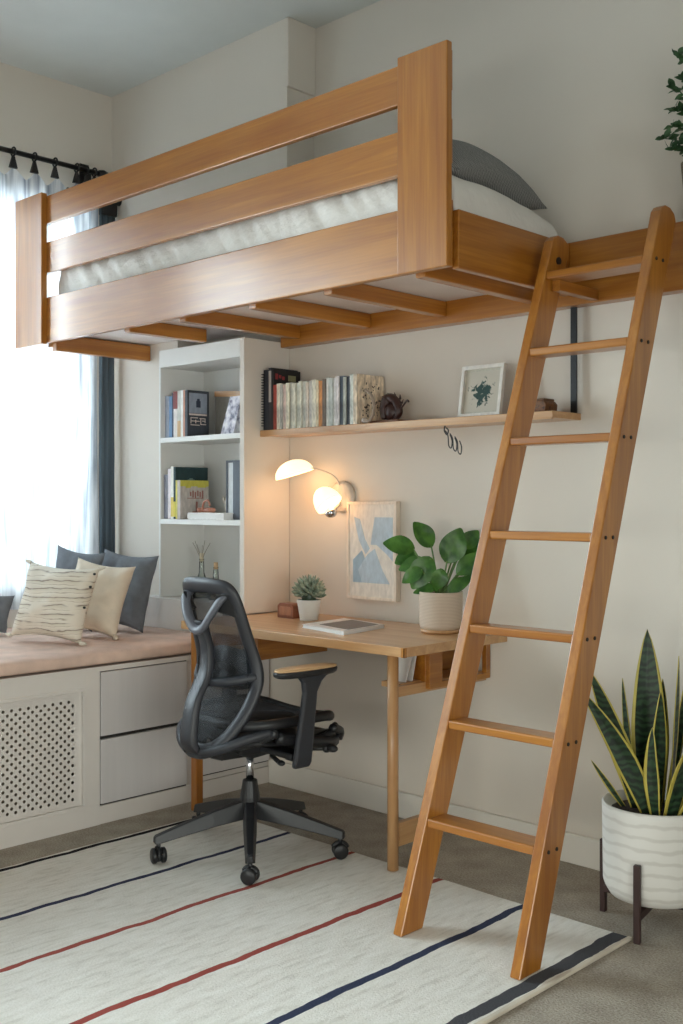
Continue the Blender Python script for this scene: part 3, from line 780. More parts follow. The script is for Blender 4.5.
# carved box
cb = root('wooden_box', 'small dark carved wooden box at the right end of the wall shelf', 'box', (1.50, -.10, SZ))
b = B().prism([(1.452, -.135, SZ), (1.552, -.135, SZ), (1.556, -.135, SZ + .03), (1.545, -.135, SZ + .042), (1.458, -.135, SZ + .042), (1.449, -.135, SZ + .03)], (0, .075, 0))
build(b, 'body', mottled('carved_brown', [(70, 44, 26), (128, 84, 48), (92, 60, 36)], 70), cb, bevel=.003)
build(B().box(1.46, 1.545, -.13, -.065, SZ + .042, SZ + .05), 'lid', cm((104, 70, 42)), cb, bevel=.002)
# hooks under the shelf
b = B()
b.tube(catmull([(1.125, -.150, 1.553), (1.123, -.152, 1.535), (1.135, -.152, 1.52), (1.142, -.152, 1.535), (1.132, -.152, 1.545)]), .0028, 6)
for q in range(3):
    x0 = 1.14 + q * .022; z0 = 1.515 - q * .012
    b.tube(catmull([(x0 - .012, -.152, z0 + .02), (x0, -.152, z0), (x0 + .002, -.15, z0 - .035), (x0 + .014, -.15, z0 - .045), (x0 + .018, -.15, z0 - .02), (x0 + .01, -.152, z0 + .004)]), .0024, 6)
build(b, 'hanging_clips', M_black, loc=(1.14, -.15, 1.553), smooth=True, label='chain of small black wire clips hanging under the wall shelf', cat='clips')

# ------------------------------------------------------------------ wall lamp
M_shade = emis('lit_opal_shade', (255, 226, 184), 1.5)
lamp = root('wall_lamp', 'white double-dome wall lamp glowing warm above the desk', 'lamp', (.47, 0, 1.295))
LC = Vector((.462, -.0, 1.293))
build(B().lathe([(.001, 0), (.066, 0), (.068, .008), (.066, .022), (.055, .028), (.001, .029)], LC + Vector((0, -.0, 0)), 32, (0, -1, 0)), 'wall_plate', cm((206, 196, 184), .4), lamp, smooth=True, bevel=.0)
def dome(b, c, axis, r, hgt, th=.004):
    prof = []
    for i in range(12):
        a = (PI / 2) * i / 11
        prof.append((max(.002, r * math.sin(a)), hgt * math.cos(a)))
    prof += [(r - th, 0.0)]
    for i in range(10, -1, -1):
        a = (PI / 2) * i / 11
        prof.append((max(.001, (r - th) * math.sin(a)), (hgt - th) * math.cos(a)))
    return b.lathe(prof, c, 28, axis)
c1 = Vector((.315, -.15, 1.385)); ax1 = Vector((-.20, -.19, .95)).normalized()
build(dome(B(), c1, ax1, .084, .064), 'dome_shade', M_shade, lamp, smooth=True)
c2 = Vector((.463, -.10, 1.268)); ax2 = Vector((-.62, -.1, .72)).normalized()
build(dome(B(), c2 - ax2 * .012, ax2, .060, .085), 'dome_shade', M_shade, lamp, smooth=True)
b = B().tube(catmull([(.462, -.02, 1.33), (.455, -.05, 1.375), (.43, -.09, 1.40), (.395, -.12, 1.412), (.372, -.13, 1.413)]), .003, 8)
b.tube(catmull([(.462, -.02, 1.27), (.468, -.06, 1.245), (.468, -.09, 1.235)]), .006, 8)
build(b, 'arm', cm((214, 204, 190), .3), lamp, smooth=True)
build(B().ell((.475, -.095, 1.225), (.026, .026, .022), 16, 10), 'knob', M_chrome, lamp, smooth=True, label='chrome ball socket')

# ------------------------------------------------------------------ abstract print on wall
pr = root('wall_print', 'pale wooden framed print with pale blue abstract shapes above the desk', 'picture', (.64, -.02, .866))
px0, px1, pz0, pz1 = .503, .778, .868, 1.272
b = B().box(px0, px1, -.03, -.003, pz0, pz0 + .012).box(px0, px1, -.03, -.003, pz1 - .012, pz1).box(px0, px0 + .012, -.03, -.003, pz0 + .012, pz1 - .012).box(px1 - .012, px1, -.03, -.003, pz0 + .012, pz1 - .012)
build(b, 'frame', cm((234, 220, 204)), pr, bevel=.001)
build(B().box(px0 + .012, px1 - .012, -.024, -.01, pz0 + .012, pz1 - .012), 'paper', cm((232, 222, 210)), pr)
def flat(b, pts):
    b.prism([(px0 + u * (px1 - px0), -.024, pz0 + v * (pz1 - pz0)) for u, v in pts], (0, -.0008, 0))
b = B(); flat(b, [(.12, .22), (.30, .38), (.42, .46), (.56, .52), (.72, .30), (.86, .17), (.12, .17)]); flat(b, [(.14, .84), (.26, .82), (.36, .62), (.46, .52), (.38, .46), (.24, .60)])
flat(b, [(.56, .84), (.92, .84), (.92, .40), (.82, .46), (.60, .56), (.48, .56), (.52, .70)])
build(b, 'blue_shape', cm((186, 200, 210)), pr, label='pale blue shapes')
b = B(); flat(b, [(.12, .17), (.12, .40), (.30, .50), (.36, .42), (.22, .30), (.30, .17)]); 
for v in b.bm.verts: v.co.y -= .0006
build(b, 'deep_blue_shape', cm((162, 182, 197)), pr, label='deeper blue shapes')

# ------------------------------------------------------------------ desk
DT, DB, DX1, DY0 = .786, .753, 1.30, -.587
desk = root('desk', 'light oak wall-mounted desk under the wall shelf with slim front legs', 'desk', (.65, -.3, 0))
out = [(.100, DY0), (DX1, DY0), (DX1, -.001), (.1265, -.001), (.1265, -.271), (.100, -.271)]
b = B().hexa([(x, y, DB) for x, y in out], [(x, y, DT) for x, y in out])
build(b, 'desk_top', LWd['x'], desk, bevel=.002)
build(B().box(DX1 - .001, DX1 + .002, DY0 - .002, DY0 + .012, DB, DT - .001).box(DX1 - .012, DX1 + .002, DY0 - .002, DY0, DB, DT - .001), 'corner_inlay', W['z'], desk, label='darker wood inlay at desk corner')
build(B().box(.101, .137, -.537, -.500, 0, DB), 'leg', W['z'], desk, bevel=.004)
build(B().cyl((1.195, -.523, .0115), (1.195, -.523, DB), .0195, 20), 'leg', LWd['z'], desk, smooth=True)
build(B().box(1.185, 1.205, -.506, -.003, .600, .636), 'side_rail', LWd['y'], desk, bevel=.002)
build(B().box(1.182, 1.208, -.505, -.345, .088, .168).box(1.182, 1.208, -.375, -.345, 0, .088), 'foot_brace', LWd['y'], desk, bevel=.003)
b = B().box(.13, .42, -.45, -.06, .64, .66).box(.40, .42, -.45, -.06, .66, DB).box(.13, .15, -.45, -.06, .66, DB).box(.15, .40, -.075, -.06, .66, DB).box(.15, .40, -.45, -.44, .66, DB)
build(b, 'under_cubby', W['y'], desk, bevel=.001)
build(B().box(.42, 1.05, -.085, -.06, .665, DB), 'rear_rail', W['x'], desk)
b = B().box(1.05, 1.225, -.36, -.005, .612, .632).box(1.05, 1.065, -.36, -.005, .632, DB).box(1.205, 1.225, -.36, -.29, .632, DB).box(1.205, 1.225, -.03, -.005, .632, DB).box(1.065, 1.205, -.36, -.345, .632, DB)
build(b, 'side_cubby', W['y'], desk, bevel=.001)
# papers under the desk
for q, (dy, ang, lab) in enumerate([(-.405, .25, 'white folder leaning under the desk beside the round leg'), (-.44, .38, 'second white folder leaning in front of the other under the desk')]):
    b = B(); c, s_ = math.cos(ang), math.sin(ang)
    p = [(1.10, dy, .641), (1.18, dy, .641), (1.18, dy + .10 * s_, .641 + .10 * c), (1.10, dy + .10 * s_, .641 + .10 * c)]
    b.prism(p, (0, .004, 0)); build(b, 'folder', M_paper, loc=(1.09, dy, .641), label=lab, cat='folder')
build(B().box(1.095, 1.184, -.47, -.361, .622, .64), 'paper_shelf', LWd['x'], desk)

# ------------------------------------------------------------------ things on the desk
# notebook pair
def quadbox(b, P4, z0, z1): b.hexa([(x, y, z0) for x, y in P4], [(x, y, z1) for x, y in P4])
Q = [(.640, -.418), (.915, -.475), (.872, -.205), (.605, -.15)]
def shrink(Q, k):
    cx = sum(p[0] for p in Q) / 4; cy = sum(p[1] for p in Q) / 4
    return [(cx + (x - cx) * k, cy + (y - cy) * k) for x, y in Q]
nb = root('notebook', 'thin white magazine pile with a grey-brown cover lying on the desk', 'notebook', (.76, -.31, DT))
b = B(); quadbox(b, Q, DT, DT + .003); quadbox(b, shrink(Q, .985), DT + .0035, DT + .011); build(b, 'pages', M_paper, nb)
b = B(); quadbox(b, Q, DT + .0112, DT + .0142); build(b, 'white_cover', cm((214, 210, 206)), nb)
Q2 = [(.70, -.385), (.895, -.43), (.86, -.225), (.675, -.18)]
b = B(); quadbox(b, Q2, DT + .0143, DT + .0155); build(b, 'cover_patch', cm((112, 104, 100)), nb, label='grey-brown cover panel')
# wooden box
wb = root('wooden_box', 'small red-brown wooden box left of the succulent on the desk', 'box', (.345, -.20, DT))
b = B(); P_ = []
def arch(x0, x1, z0, z1, r, y, n=5):
    pts = [(x0, y, z0), (x1, y, z0)]
    for i in range(n + 1): a = PI / 2 * i / n; pts.append((x1 - r + r * math.cos(a), y, z1 - r + r * math.sin(a)))
    for i in range(n + 1): a = PI / 2 + PI / 2 * i / n; pts.append((x0 + r + r * math.cos(a), y, z1 - r + r * math.sin(a)))
    return pts
CX = .335
b.prism(arch(CX - .048, CX + .048, DT, DT + .062, .02, -.225), (0, .045, 0))
build(b, 'case', cm((134, 78, 54), .35), wb, bevel=.002)
build(B().prism(arch(CX - .034, CX + .034, DT + .012, DT + .048, .008, -.2265), (0, .002, 0)), 'front_panel', cm((166, 112, 84), .3), wb)


# succulent
sc = root('succulent', 'small grey-green succulent in a white tapered pot on the desk', 'potted plant', (.462, -.21, DT))
c = Vector((.462, -.21, DT))
build(B().lathe([(.001, 0), (.036, 0), (.037, .002), (.050, .080), (.050, .084), (.046, .084), (.044, .070), (.001, .068)], c, 28), 'pot', M_ceramic, sc, smooth=True)
b = B(); n = 52
for q in range(n):
    t = (q + .5) / n; th = q * 2.39996; ph = math.acos(1 - 1.3 * t)
    d = Vector((math.sin(ph) * math.cos(th), math.sin(ph) * math.sin(th), math.cos(ph)))
    ctr = c + Vector((0, 0, .115)) + d * .043
    up = d; rot = Vector((0, 0, 1)).rotation_difference((d + Vector((0, 0, .25))).normalized()).to_matrix()
    s_ = .7 + .5 * t
    b.rings([[ctr + rot @ Vector((r_ * math.cos(k * PI / 3), .55 * r_ * math.sin(k * PI / 3), z_)) for k in range(6)] for r_, z_ in ((.005, -.022), (.0115 * s_, -.004), (.0125 * s_, .010), (.008 * s_, .022), (.001, .032))])
build(b, 'rosette_leaves', leafmat('succulent_leaf', (96, 116, 98), (182, 190, 168), (46, 46, 46), .5), sc, smooth=True)
build(B().cyl(c + Vector((0, 0, .06)), c + Vector((0, 0, .13)), .03, 12), 'core', leafmat('succulent_core', (58, 76, 60), (84, 100, 80)), sc, smooth=True)

def leaf(b, p0, d, L, Wd, bend=.3, fold=.12, n=10, wave=0, tipd=None, prof=None, nrm=None, m=6, edge=False):
    """a leaf blade from p0 along d; nrm = face direction"""
    d = Vector(d).normalized(); nrm = Vector(nrm if nrm else (0, 0, 1)); nrm = (nrm - d * nrm.dot(d)).normalized(); sd = d.cross(nrm)
    g = []
    for i in range(n + 1):
        t = i / n
        cpos = Vector(p0) + d * L * t - nrm * (bend * L * t * t)
        w = (prof(t) if prof else math.sin(PI * min(1, t * .97 + .015)) ** .7 * (1.12 - .35 * t)) * Wd / 2
        r = []
        for j in range(m + 1):
            s_ = 2 * j / m - 1
            r.append(b.bm.verts.new(cpos + sd * s_ * w + nrm * (fold * abs(s_) * w + wave * math.sin(t * 9 + s_ * 2) * w)))
        g.append(r)
    for i in range(n):
        for j in range(m):
            b.mi = 1 if (edge and (j in (0, m - 1) or (edge > 1 and j == 1))) else 0
            b.face([g[i][j], g[i + 1][j], g[i + 1][j + 1], g[i][j + 1]])
    b.mi = 0

# leafy green plant on the desk
pc = Vector((1.112, -.16, DT))
gp = root('potted_plant', 'broad-leaved green plant in a ribbed beige pot on the desk behind the ladder', 'potted plant', pc)
prof = [(.001, .012), (.070, .012), (.076, .02)]
for q in range(22): prof.append((.078 + .004 * (q / 22) + (.0012 if q % 2 else 0), .024 + q * .0058))
prof += [(.082, .152), (.078, .152), (.076, .136), (.001, .134)]
build(B().lathe(prof, pc, 36), 'pot', banded('ribbed_beige', (192, 174, 156), (214, 198, 180), 60, .8, 1), gp, smooth=True)
build(B().lathe([(.001, 0), (.070, 0), (.074, .004), (.074, .014), (.001, .014)], pc, 32), 'saucer', LWd['x'], gp, smooth=True)
build(B().lathe([(.001, .130), (.076, .138), (.001, .142)], pc, 20), 'soil', M_soil, gp)
M_leafg = leafmat('glossy_green_leaf', (40, 86, 30), (84, 134, 52), (22, 22, 22), .34)
Rv = Vector((.72, .70, 0)); Fv = Vector((-.7, .72, 0)); Zv = Vector((0, 0, 1))     # plain plan directions used to spread the leaves
def at_(a, h, f=0): return pc + Rv * (a * .92 + .018) + Fv * f + Zv * h
leaves = [((-.13, .31, .0), (-.95, .28), .115, .085, .2), ((-.065, .275, -.02), (-.35, -.55), .13, .10, .25), ((-.055, .32, .03), (-.45, .75), .11, .085, .25),
          ((.005, .265, -.01), (.38, .95), .135, .105, .15), ((.055, .285, .05), (.85, .55), .12, .09, .2), ((.05, .22, -.0), (.62, .55), .13, .075, .3),
          ((-.085, .265, .0), (-1, -.22), .10, .065, .3), ((-.04, .17, -.02), (-1, -.12), .085, .045, .35), ((.01, .155, -.03), (.75, .58), .10, .055, .35),
          ((.09, .25, .02), (.9, -.05), .09, .085, .3), ((-.12, .29, .03), (-.9, -.35), .085, .07, .2), ((.03, .26, .06), (.1, .9), .10, .08, .1), ((-.10, .235, -.03), (-.8, -.45), .085, .06, .3), ((.085, .215, -.01), (.75, .25), .09, .06, .3), ((-.02, .235, -.04), (-.2, -.75), .08, .065, .3), ((.075, .315, .03), (.5, .6), .085, .07, .2)]
stems = B()
for (a, h, fz), (dr, dz), L, Wd, bend in leaves:
    base = at_(a, h, fz)
    stems.tube(catmull([pc + Vector((.012 * a / .1, 0, .136)), pc * .45 + base * .55 + Vector((0, 0, .06)), base], 5), .0032, 6)
    bb = B(); dd = Rv * dr + Zv * dz - Fv * .15
    leaf(bb, base - dd.normalized() * L * .05, dd, L * 1.02, Wd * 1.0, bend, .18, 12, .05, nrm=(-Fv * 1.0 + Zv * .55 + Rv * .1))
    build(bb, 'leaf', M_leafg, gp, smooth=True)
build(stems, 'stems', leafmat('stem_green', (84, 120, 60), (120, 150, 84)), gp, smooth=True)

# ------------------------------------------------------------------ loft bed
YF = -.74
bed = root('loft_bed', 'honey oak loft bed with slatted guard rail fixed high across the alcove', 'bed', (.3, -.37, 1.985))
def board(x0, x1, y0, y1, z0, z1, name, ax, label=None): return build(B().box(x0, x1, y0, y1, z0, z1), name, W[ax], bed, bevel=.004, label=label)
board(1.403, 1.603, YF, YF + .026, 1.984, 2.668, 'guard_post', 'z')
board(-.955, -.722, YF, YF + .03, 1.984, 2.668, 'guard_post', 'z')
board(-.95, 1.585, YF + .027, YF + .052, 2.530, 2.656, 'guard_rail', 'x')
board(-.95, 1.585, YF + .027, YF + .052, 2.306, 2.446, 'guard_rail', 'x')
board(-.95, 1.585, YF + .027, YF + .055, 1.991, 2.197, 'side_board', 'x')
board(1.578, 1.605, YF + .056, -.062, 1.984, 2.166, 'end_board', 'y')
board(-.76, -.725, YF + .056, -.165, 1.975, 2.166, 'end_board', 'y')
board(.127, 2.75, -.06, -.002, 1.950, 2.170, 'wall_beam', 'x')
for xj in (-.16, .215, .63, 1.02, 1.43):
    ye = -.275 if xj < .0 else -.062
    board(xj, xj + .042, YF + .056, ye, 1.978, 2.035, 'joist', 'y')
board(-.724, -.688, YF + .056, -.165, 1.955, 2.03, 'joist', 'y')
build(B().box(-.724, 1.577, YF + .056, -.062, 2.036, 2.05), 'base_panel', M_panel, bed)
b = B()
for zz in (2.02, 2.12): b.cyl((1.604, -.17, zz), (1.609, -.17, zz), .008, 10)
build(b, 'bolt', M_black, bed)
# mattress, duvet
def softbox(x0, x1, y0, y1, z0, z1, e=.18, amp=.012, seed=0, f=5, nu=70, nv=40):
    b = B()
    cx, cy, cz = (x0 + x1) / 2, (y0 + y1) / 2, (z0 + z1) / 2
    rs = []
    for i in range(nu + 1):
        a = -PI / 2 + PI * i / nu
        ca, sa = math.cos(a), math.sin(a)
        X = cx + (x1 - x0) / 2 * math.copysign(abs(sa) ** e, sa); k = max(.001, abs(ca) ** e)
        # spread samples: use parametric position for uniformity
        rs.append((X, k))
    m = 60
    rings = []
    xsamp = [-1 + 2 * i / nu for i in range(nu + 1)]
    for s_ in xsamp:
        t = math.copysign(1 - (1 - abs(s_)) ** 1.0, s_)
        k = max(.02, (1 - abs(t) ** (2 / e)) ** (e / 2)) if abs(t) < 1 else .02
        X = cx + (x1 - x0) / 2 * t
        r = []
        for j in range(m):
            a = 2 * PI * j / m; c_, s2 = math.cos(a), math.sin(a)
            Yv = cy + (y1 - y0) / 2 * (.9 + .1 * k) * math.copysign(abs(c_) ** .35, c_)
            Zv_ = cz + (z1 - z0) / 2 * (k if True else 1) * math.copysign(abs(s2) ** .6, s2)
            nz = noise.noise(Vector((X * f + seed, Yv * f, Zv_ * f))) + .5 * noise.noise(Vector((X * f * 3, Yv * f * 3 + seed, Zv_ * f * 3)))
            Yv += amp * nz * (1 if abs(c_) > .3 else .3); Zv_ += amp * nz * (.5 if s2 > 0 else 0)
            r.append(Vector((X, Yv, Zv_)))
        rings.append(r)
    b.rings(rings)
    return b
mt = root('mattress', 'white mattress lying on the loft bed behind the guard rail', 'mattress', (.4, -.38, 2.05))
build(B().box(-.70, 1.574, -.675, -.075, 2.052, 2.20), 'mattress_body', M_linen, mt, bevel=.03)
def duvet():
    b = B()
    x0, x1, y0, y1, zb, zt = -.70, 1.576, -.664, -.072, 2.13, 2.335
    def f(u, v):
        k = 0
        if u < .92: x = x0 + (x1 - .05 - x0) * u / .92
        else: k = (u - .92) / .08; x = x1 - .05 + .05 * math.sin(k * PI / 2)
        w = 2 * v - 1
        if abs(w) < .6: y = (y0 + y1) / 2 + (y1 - y0) / 2 * (w / .6) * .93; z = zt
        else:
            q_ = (abs(w) - .6) / .4
            y = (y0 + y1) / 2 + math.copysign((y1 - y0) / 2 * (.93 + .07 * math.sin(min(1, q_ * 2) * PI / 2)), w); z = zt - (zt - zb) * q_ ** 1.4
        e = min(1, max(0, (x - 1.15) / .4))
        z -= .045 * e * e
        z -= .075 * max(0, w + .1) * e
        q = Vector((x * 4, y * 5, z * 5))
        nz = noise.noise(q) + .6 * noise.noise(q * 2.4) + .45 * noise.noise(Vector((x * 20 + z * 12, y * 3, z * 7)))
        z += .012 * nz
        y += (.016 * noise.noise(Vector((x * 17 + z * 16, 1, z * 5))) + .010 * noise.noise(Vector((x * 35 + z * 25, 4, z * 6)))) * (1 if abs(w) > .5 else 0) * (1 if w < 0 else 0)
        y = max(y, -.684)
        if k: z = 2.14 + (z - 2.14) * max(0, math.cos(k * PI / 2)) ** .7
        return Vector((x, y, z))
    b.surf(f, 200, 44)
    return b
build(duvet(), 'duvet', M_linen, loc=(.4, -.38, 2.2), smooth=True, solid=.006, label='crumpled white duvet spread over the loft bed mattress', cat='duvet')
M_knit = banded('grey_knit', (104, 104, 104), (150, 149, 146), 60, .95, 3, .2, .8, 'DIAGONAL', .3)
mat = Matrix.Translation((1.27, -.36, 2.415)) @ Matrix.Rotation(math.radians(6), 4, 'Z') @ Matrix.Rotation(math.radians(4), 4, 'Y') @ Matrix.Rotation(math.radians(-90), 4, 'X')
b = pillow(B(), .52, .60, .20, mat, .010, .035, 3)
for v in b.bm.verts:
    d2 = max(0, v.co.x - 1.27) ** 2 + (v.co.y + .36) ** 2 * .8
    v.co.z -= .62 * d2
build(b, 'bed_pillow', M_knit, loc=(1.27, -.36, 2.33), smooth=True, label='grey knitted pillow on the loft bed behind the tall guard post', cat='pillow')

# ------------------------------------------------------------------ ladder
lad = root('ladder', 'honey oak loft ladder with seven flat rungs standing on the rug', 'ladder', (1.78, -.88, .008))
SK, SL = .030, .300
SKL = .048
def yfz(z): return -.938 + SL * z
def lx(z): return SK * z
def lxl(z): return SKL * z
def rail(x0, x1, zt, lx=lx):
    b = B(); D = .098
    z0 = .008
    n = 8; prof = [(0, 0), (1, 0)]
    bot = []; top = []
    pts = [(yfz(z0), z0), (yfz(z0) + D, z0)]
    zt2 = zt
    tp = [(yfz(zt2) + D, zt2 - .03), (yfz(zt2) + D - .012, zt2 - .008), (yfz(zt2) + D * .6, zt2 + .006), (yfz(zt2) + D * .3, zt2 + .008), (yfz(zt2) + .01, zt2), (yfz(zt2) - .004, zt2 - .014)]
    pts += tp
    mid = []
    a = [Vector((x0 + lx(z), y, z)) for y, z in pts]; c = [Vector((x1 + lx(z), y, z)) for y, z in pts]
    b.hexa(a, c)
    return b
rl = build(rail(1.556, 1.590, 2.135, lxl), 'side_rail', W['z'], lad, bevel=.004)
rr_ = build(rail(1.968, 2.002, 2.165), 'side_rail', W['z'], lad, bevel=.004)
for zc, dep in ((.322, .086), (.602, .08), (.884, .075), (1.168, .07), (1.460, .07), (1.748, .08), (2.003, .11)):
    y0 = yfz(zc) + .004; th = .026
    x0, x1 = 1.590 + lxl(zc), 1.968 + lx(zc)
    b = B().box(x0 - .001, x1 + .001, y0, y0 + dep, zc - th / 2, zc + th / 2)
    build(b, 'rung', W['x'], lad, bevel=.005)
    for dy in (.022, .062): build(B().cyl((x1 + .033, y0 + dy, zc), (x1 + .0365, y0 + dy, zc), .0055, 10), 'screw', M_dark, lad, label='dark screw head')
build(B().box(1.688, 1.718, -.30, -.061, 1.955, 1.99), 'wall_bracket', W['y'], lad, bevel=.002)
build(B().cyl((1.687, -.265, 2.06), (1.694, -.265, 2.06), .012, 14), 'bolt', M_black, lad, label='dark bolt head')

# ------------------------------------------------------------------ rug
def rug():
    b = B(); x0, x1, y0, y1 = .205, 2.062, -4.2, -.47
    nx, ny = 90, 120
    def f(u, v):
        x = x0 + (x1 - x0) * u; y = y0 + (y1 - y0) * v
        x += .006 * noise.noise(Vector((0, y * 3, 5))) * (1 if u in (0, 1) else .3)
        y += .004 * noise.noise(Vector((x * 4, 0, 2))) * (1 if v == 1 else .2)
        return Vector((x, y, .0065 + .0008 * noise.noise(Vector((x * 5, y * 5, 0)))))
    b.surf(f, nx, ny)
    edge = [e for e in b.bm.edges if e.is_boundary]
    r = bmesh.ops.extrude_edge_only(b.bm, edges=edge)
    for g_ in r['geom']:
        if isinstance(g_, bmesh.types.BMVert): g_.co.z = .0005
    return b
rg = build(rug(), 'rug', rugmat(), loc=(0, 0, 0), smooth=False, label='large cream woven rug with thin navy and red stripes', cat='rug')
build(B().box(2.058, 2.072, -4.2, -.47, .0005, .011), 'edge_binding', plain('rug_binding', (214, 203, 186), 1, bmp=.5, bsc=150), rg, bevel=.003)

# ------------------------------------------------------------------ office chair  (own axes: x right, y forward)
CHX, CHY = .685, -.725
ch = root('office_chair', 'charcoal ergonomic office chair with mesh back and star base in front of the desk', 'chair', (CHX, CHY, .008), rz=math.radians(-4), local=True)
def cbuild(b, name, mat, parent=ch, **k): return build(b, name, mat, parent, local=True, **k)
# star base
b = B()
b.lathe([(.001, .12), (.036, .12), (.040, .135), (.036, .20), (.029, .24), (.026, .26), (.001, .26)], (0, 0, 0), 20)
base_ang = [math.radians(a + 4) for a in (-41, 31, 103, 175, 247)]
for a in base_ang:
    c_, s_ = math.cos(a), math.sin(a)
    pts = []; R_ = []
    def sec(r, w, z0, z1): return [(r * c_ - w * -s_, r * s_ - w * c_, z0), (r * c_ + w * -s_, r * s_ + w * c_, z0), (r * c_ + w * .6 * -s_, r * s_ + w * .6 * c_, z1), (r * c_ - w * .6 * -s_, r * s_ - w * .6 * c_, z1)]
    b.rings([sec(.015, .026, .125, .190), sec(.14, .024, .108, .160), sec(.26, .020, .085, .125), sec(.345, .017, .068, .098), sec(.352, .012, .072, .092)])
cbuild(b, 'star_base', M_plastic2, bevel=.003)
cbuild(B().cyl((0, 0, .25), (0, 0, .36), .014, 20), 'gas_lift', M_chrome, smooth=True)
for k, a in enumerate(base_ang):
    c_, s_ = math.cos(a), math.sin(a); rc = .335
    sw = a + (1.2, .4, 2.0, -.6, 1.6)[k]
    d = Vector((math.cos(sw), math.sin(sw), 0)); ax = Vector((-d.y, d.x, 0)); ctr = Vector((rc * c_, rc * s_, .027))
    b = B(); b.cyl(ctr + Vector((0, 0, .02)), ctr + Vector((0, 0, .05)), .008, 10)
    b.tube([ctr - ax * .008, ctr + ax * .008], .022, 18)
    for q in range(9):
        pass
    hood = []
    for q in range(10):
        an = PI * .1 + PI * .75 * q / 9
        hood.append(ctr + d * math.cos(an) * .029 + Vector((0, 0, math.sin(an) * .029)))
    b.tube(hood, .009, 6, flat=.35, up=None)
    cs = cbuild(b, 'caster', M_plastic2, smooth=True)
    for s2 in (-1, 1):
        w_ = B().lathe([(.001, -.009), (.022, -.009), (.027, -.005), (.027, .005), (.022, .009), (.001, .009)], ctr + ax * .0165 * s2, 20, ax)
        build(w_, 'wheel', M_plastic2, cs, local=True, smooth=True)
# mechanism
b = B()
b.rings([[(-.045, -.03, .345), (.045, -.03, .345), (.045, .11, .355), (-.045, .11, .355)], [(-.085, -.10, .375), (.085, -.10, .375), (.08, .13, .375), (-.08, .13, .375)], [(-.09, -.12, .41), (.09, -.12, .41), (.085, .14, .41), (-.085, .14, .41)]])
b.rings([[(x, y, z) for x, z in ((-.05, .355), (.05, .355), (.06, .395), (-.06, .395))] for y, in ((-.04,),)] + [[(-.055, -.16, .36), (.055, -.16, .36), (.065, -.16, .40), (-.065, -.16, .40)], [(-.05, -.205, .375), (.05, -.205, .375), (.055, -.215, .42), (-.055, -.215, .42)]])
b.box(-.26, .26, -.02, .05, .375, .398)
cbuild(b, 'tilt_mechanism', M_plastic2, bevel=.006)
b = B().tube([(.08, .10, .38), (.19, .13, .385), (.24, .15, .39)], [.010, .010, .009], 8)
b.ell((.265, .16, .392), (.030, .016, .014), 10, 8)
b.ell((.245, .155, .391), (.014, .020, .018), 8, 6)
cbuild(b, 'lever', M_plastic2, smooth=True)
b = B().tube([(.10, .02, .36), (.17, .0, .35)], .008, 8); b.ell((.18, 0, .35), (.018, .012, .010), 8, 6)
cbuild(b, 'lever', M_plastic2, smooth=True)
# seat: curved mesh pad with a thick rim
def seat_out(a, k=1.0):
    c_, s_ = math.cos(a), math.sin(a)
    x = .235 * k * math.copysign(abs(c_) ** .55, c_); y = .045 + .205 * k * math.copysign(abs(s_) ** .55, s_)
    return x, y
def seat_z(x, y):
    z = .486 + .25 * x * x * 1.2
    if y > .14: z -= 1.4 * (y - .14) ** 2 
    
    return z
b = B(); rs = []
for k in (1.0, .8, .6, .4, .2, .02):
    r = []
    for j in range(48):
        x, y = seat_out(2 * PI * j / 48, k); r.append((x, y, seat_z(x, y) - .004 * (1 - k)))
    rs.append(r)
b.rings(rs, cap=True)
cbuild(b, 'seat', M_seatfab, smooth=True, solid=.012)
b = B(); pts = []
for j in range(64):
    x, y = seat_out(2 * PI * j / 64); pts.append((x, y, seat_z(x, y)))
b.tube(pts, .017, 10, closed=True, flat=1.1, up=(0, 0, 1))
# lower loop at the front, and its side webs
b.tube(catmull([(-.235, -.06, .455), (-.245, .06, .43), (-.225, .20, .405), (-.12, .262, .400), (0, .268, .398), (.12, .262, .400), (.225, .20, .405), (.245, .06, .43), (.235, -.06, .455)], 6), .022, 10)
for s_ in (-1, 1):
    b.tube(catmull([(s_ * .235, .19, .455), (s_ * .215, .245, .435), (s_ * .205, .245, .405)], 4), .016, 8)
    b.tube(catmull([(s_ * .235, -.06, .475), (s_ * .18, -.13, .44), (s_ * .08, -.15, .41)], 5), .018, 8)
b.tube(catmull([(-.20, .235, .455), (-.23, .16, .43), (-.15, .10, .40), (0, .08, .395), (.15, .10, .40), (.23, .16, .43), (.20, .235, .455)], 5), .012, 8)
cbuild(b, 'seat_rim', M_plastic2, smooth=True)
b = B()
def tray(u, v):
    x = -.215 + .43 * u; y = -.13 + .35 * v
    return Vector((x, y, .415 + .6 * x * x - .02 * math.sin(PI * v)))
b.surf(tray, 12, 12); cbuild(b, 'seat_tray', M_plastic2, smooth=True, solid=.012)
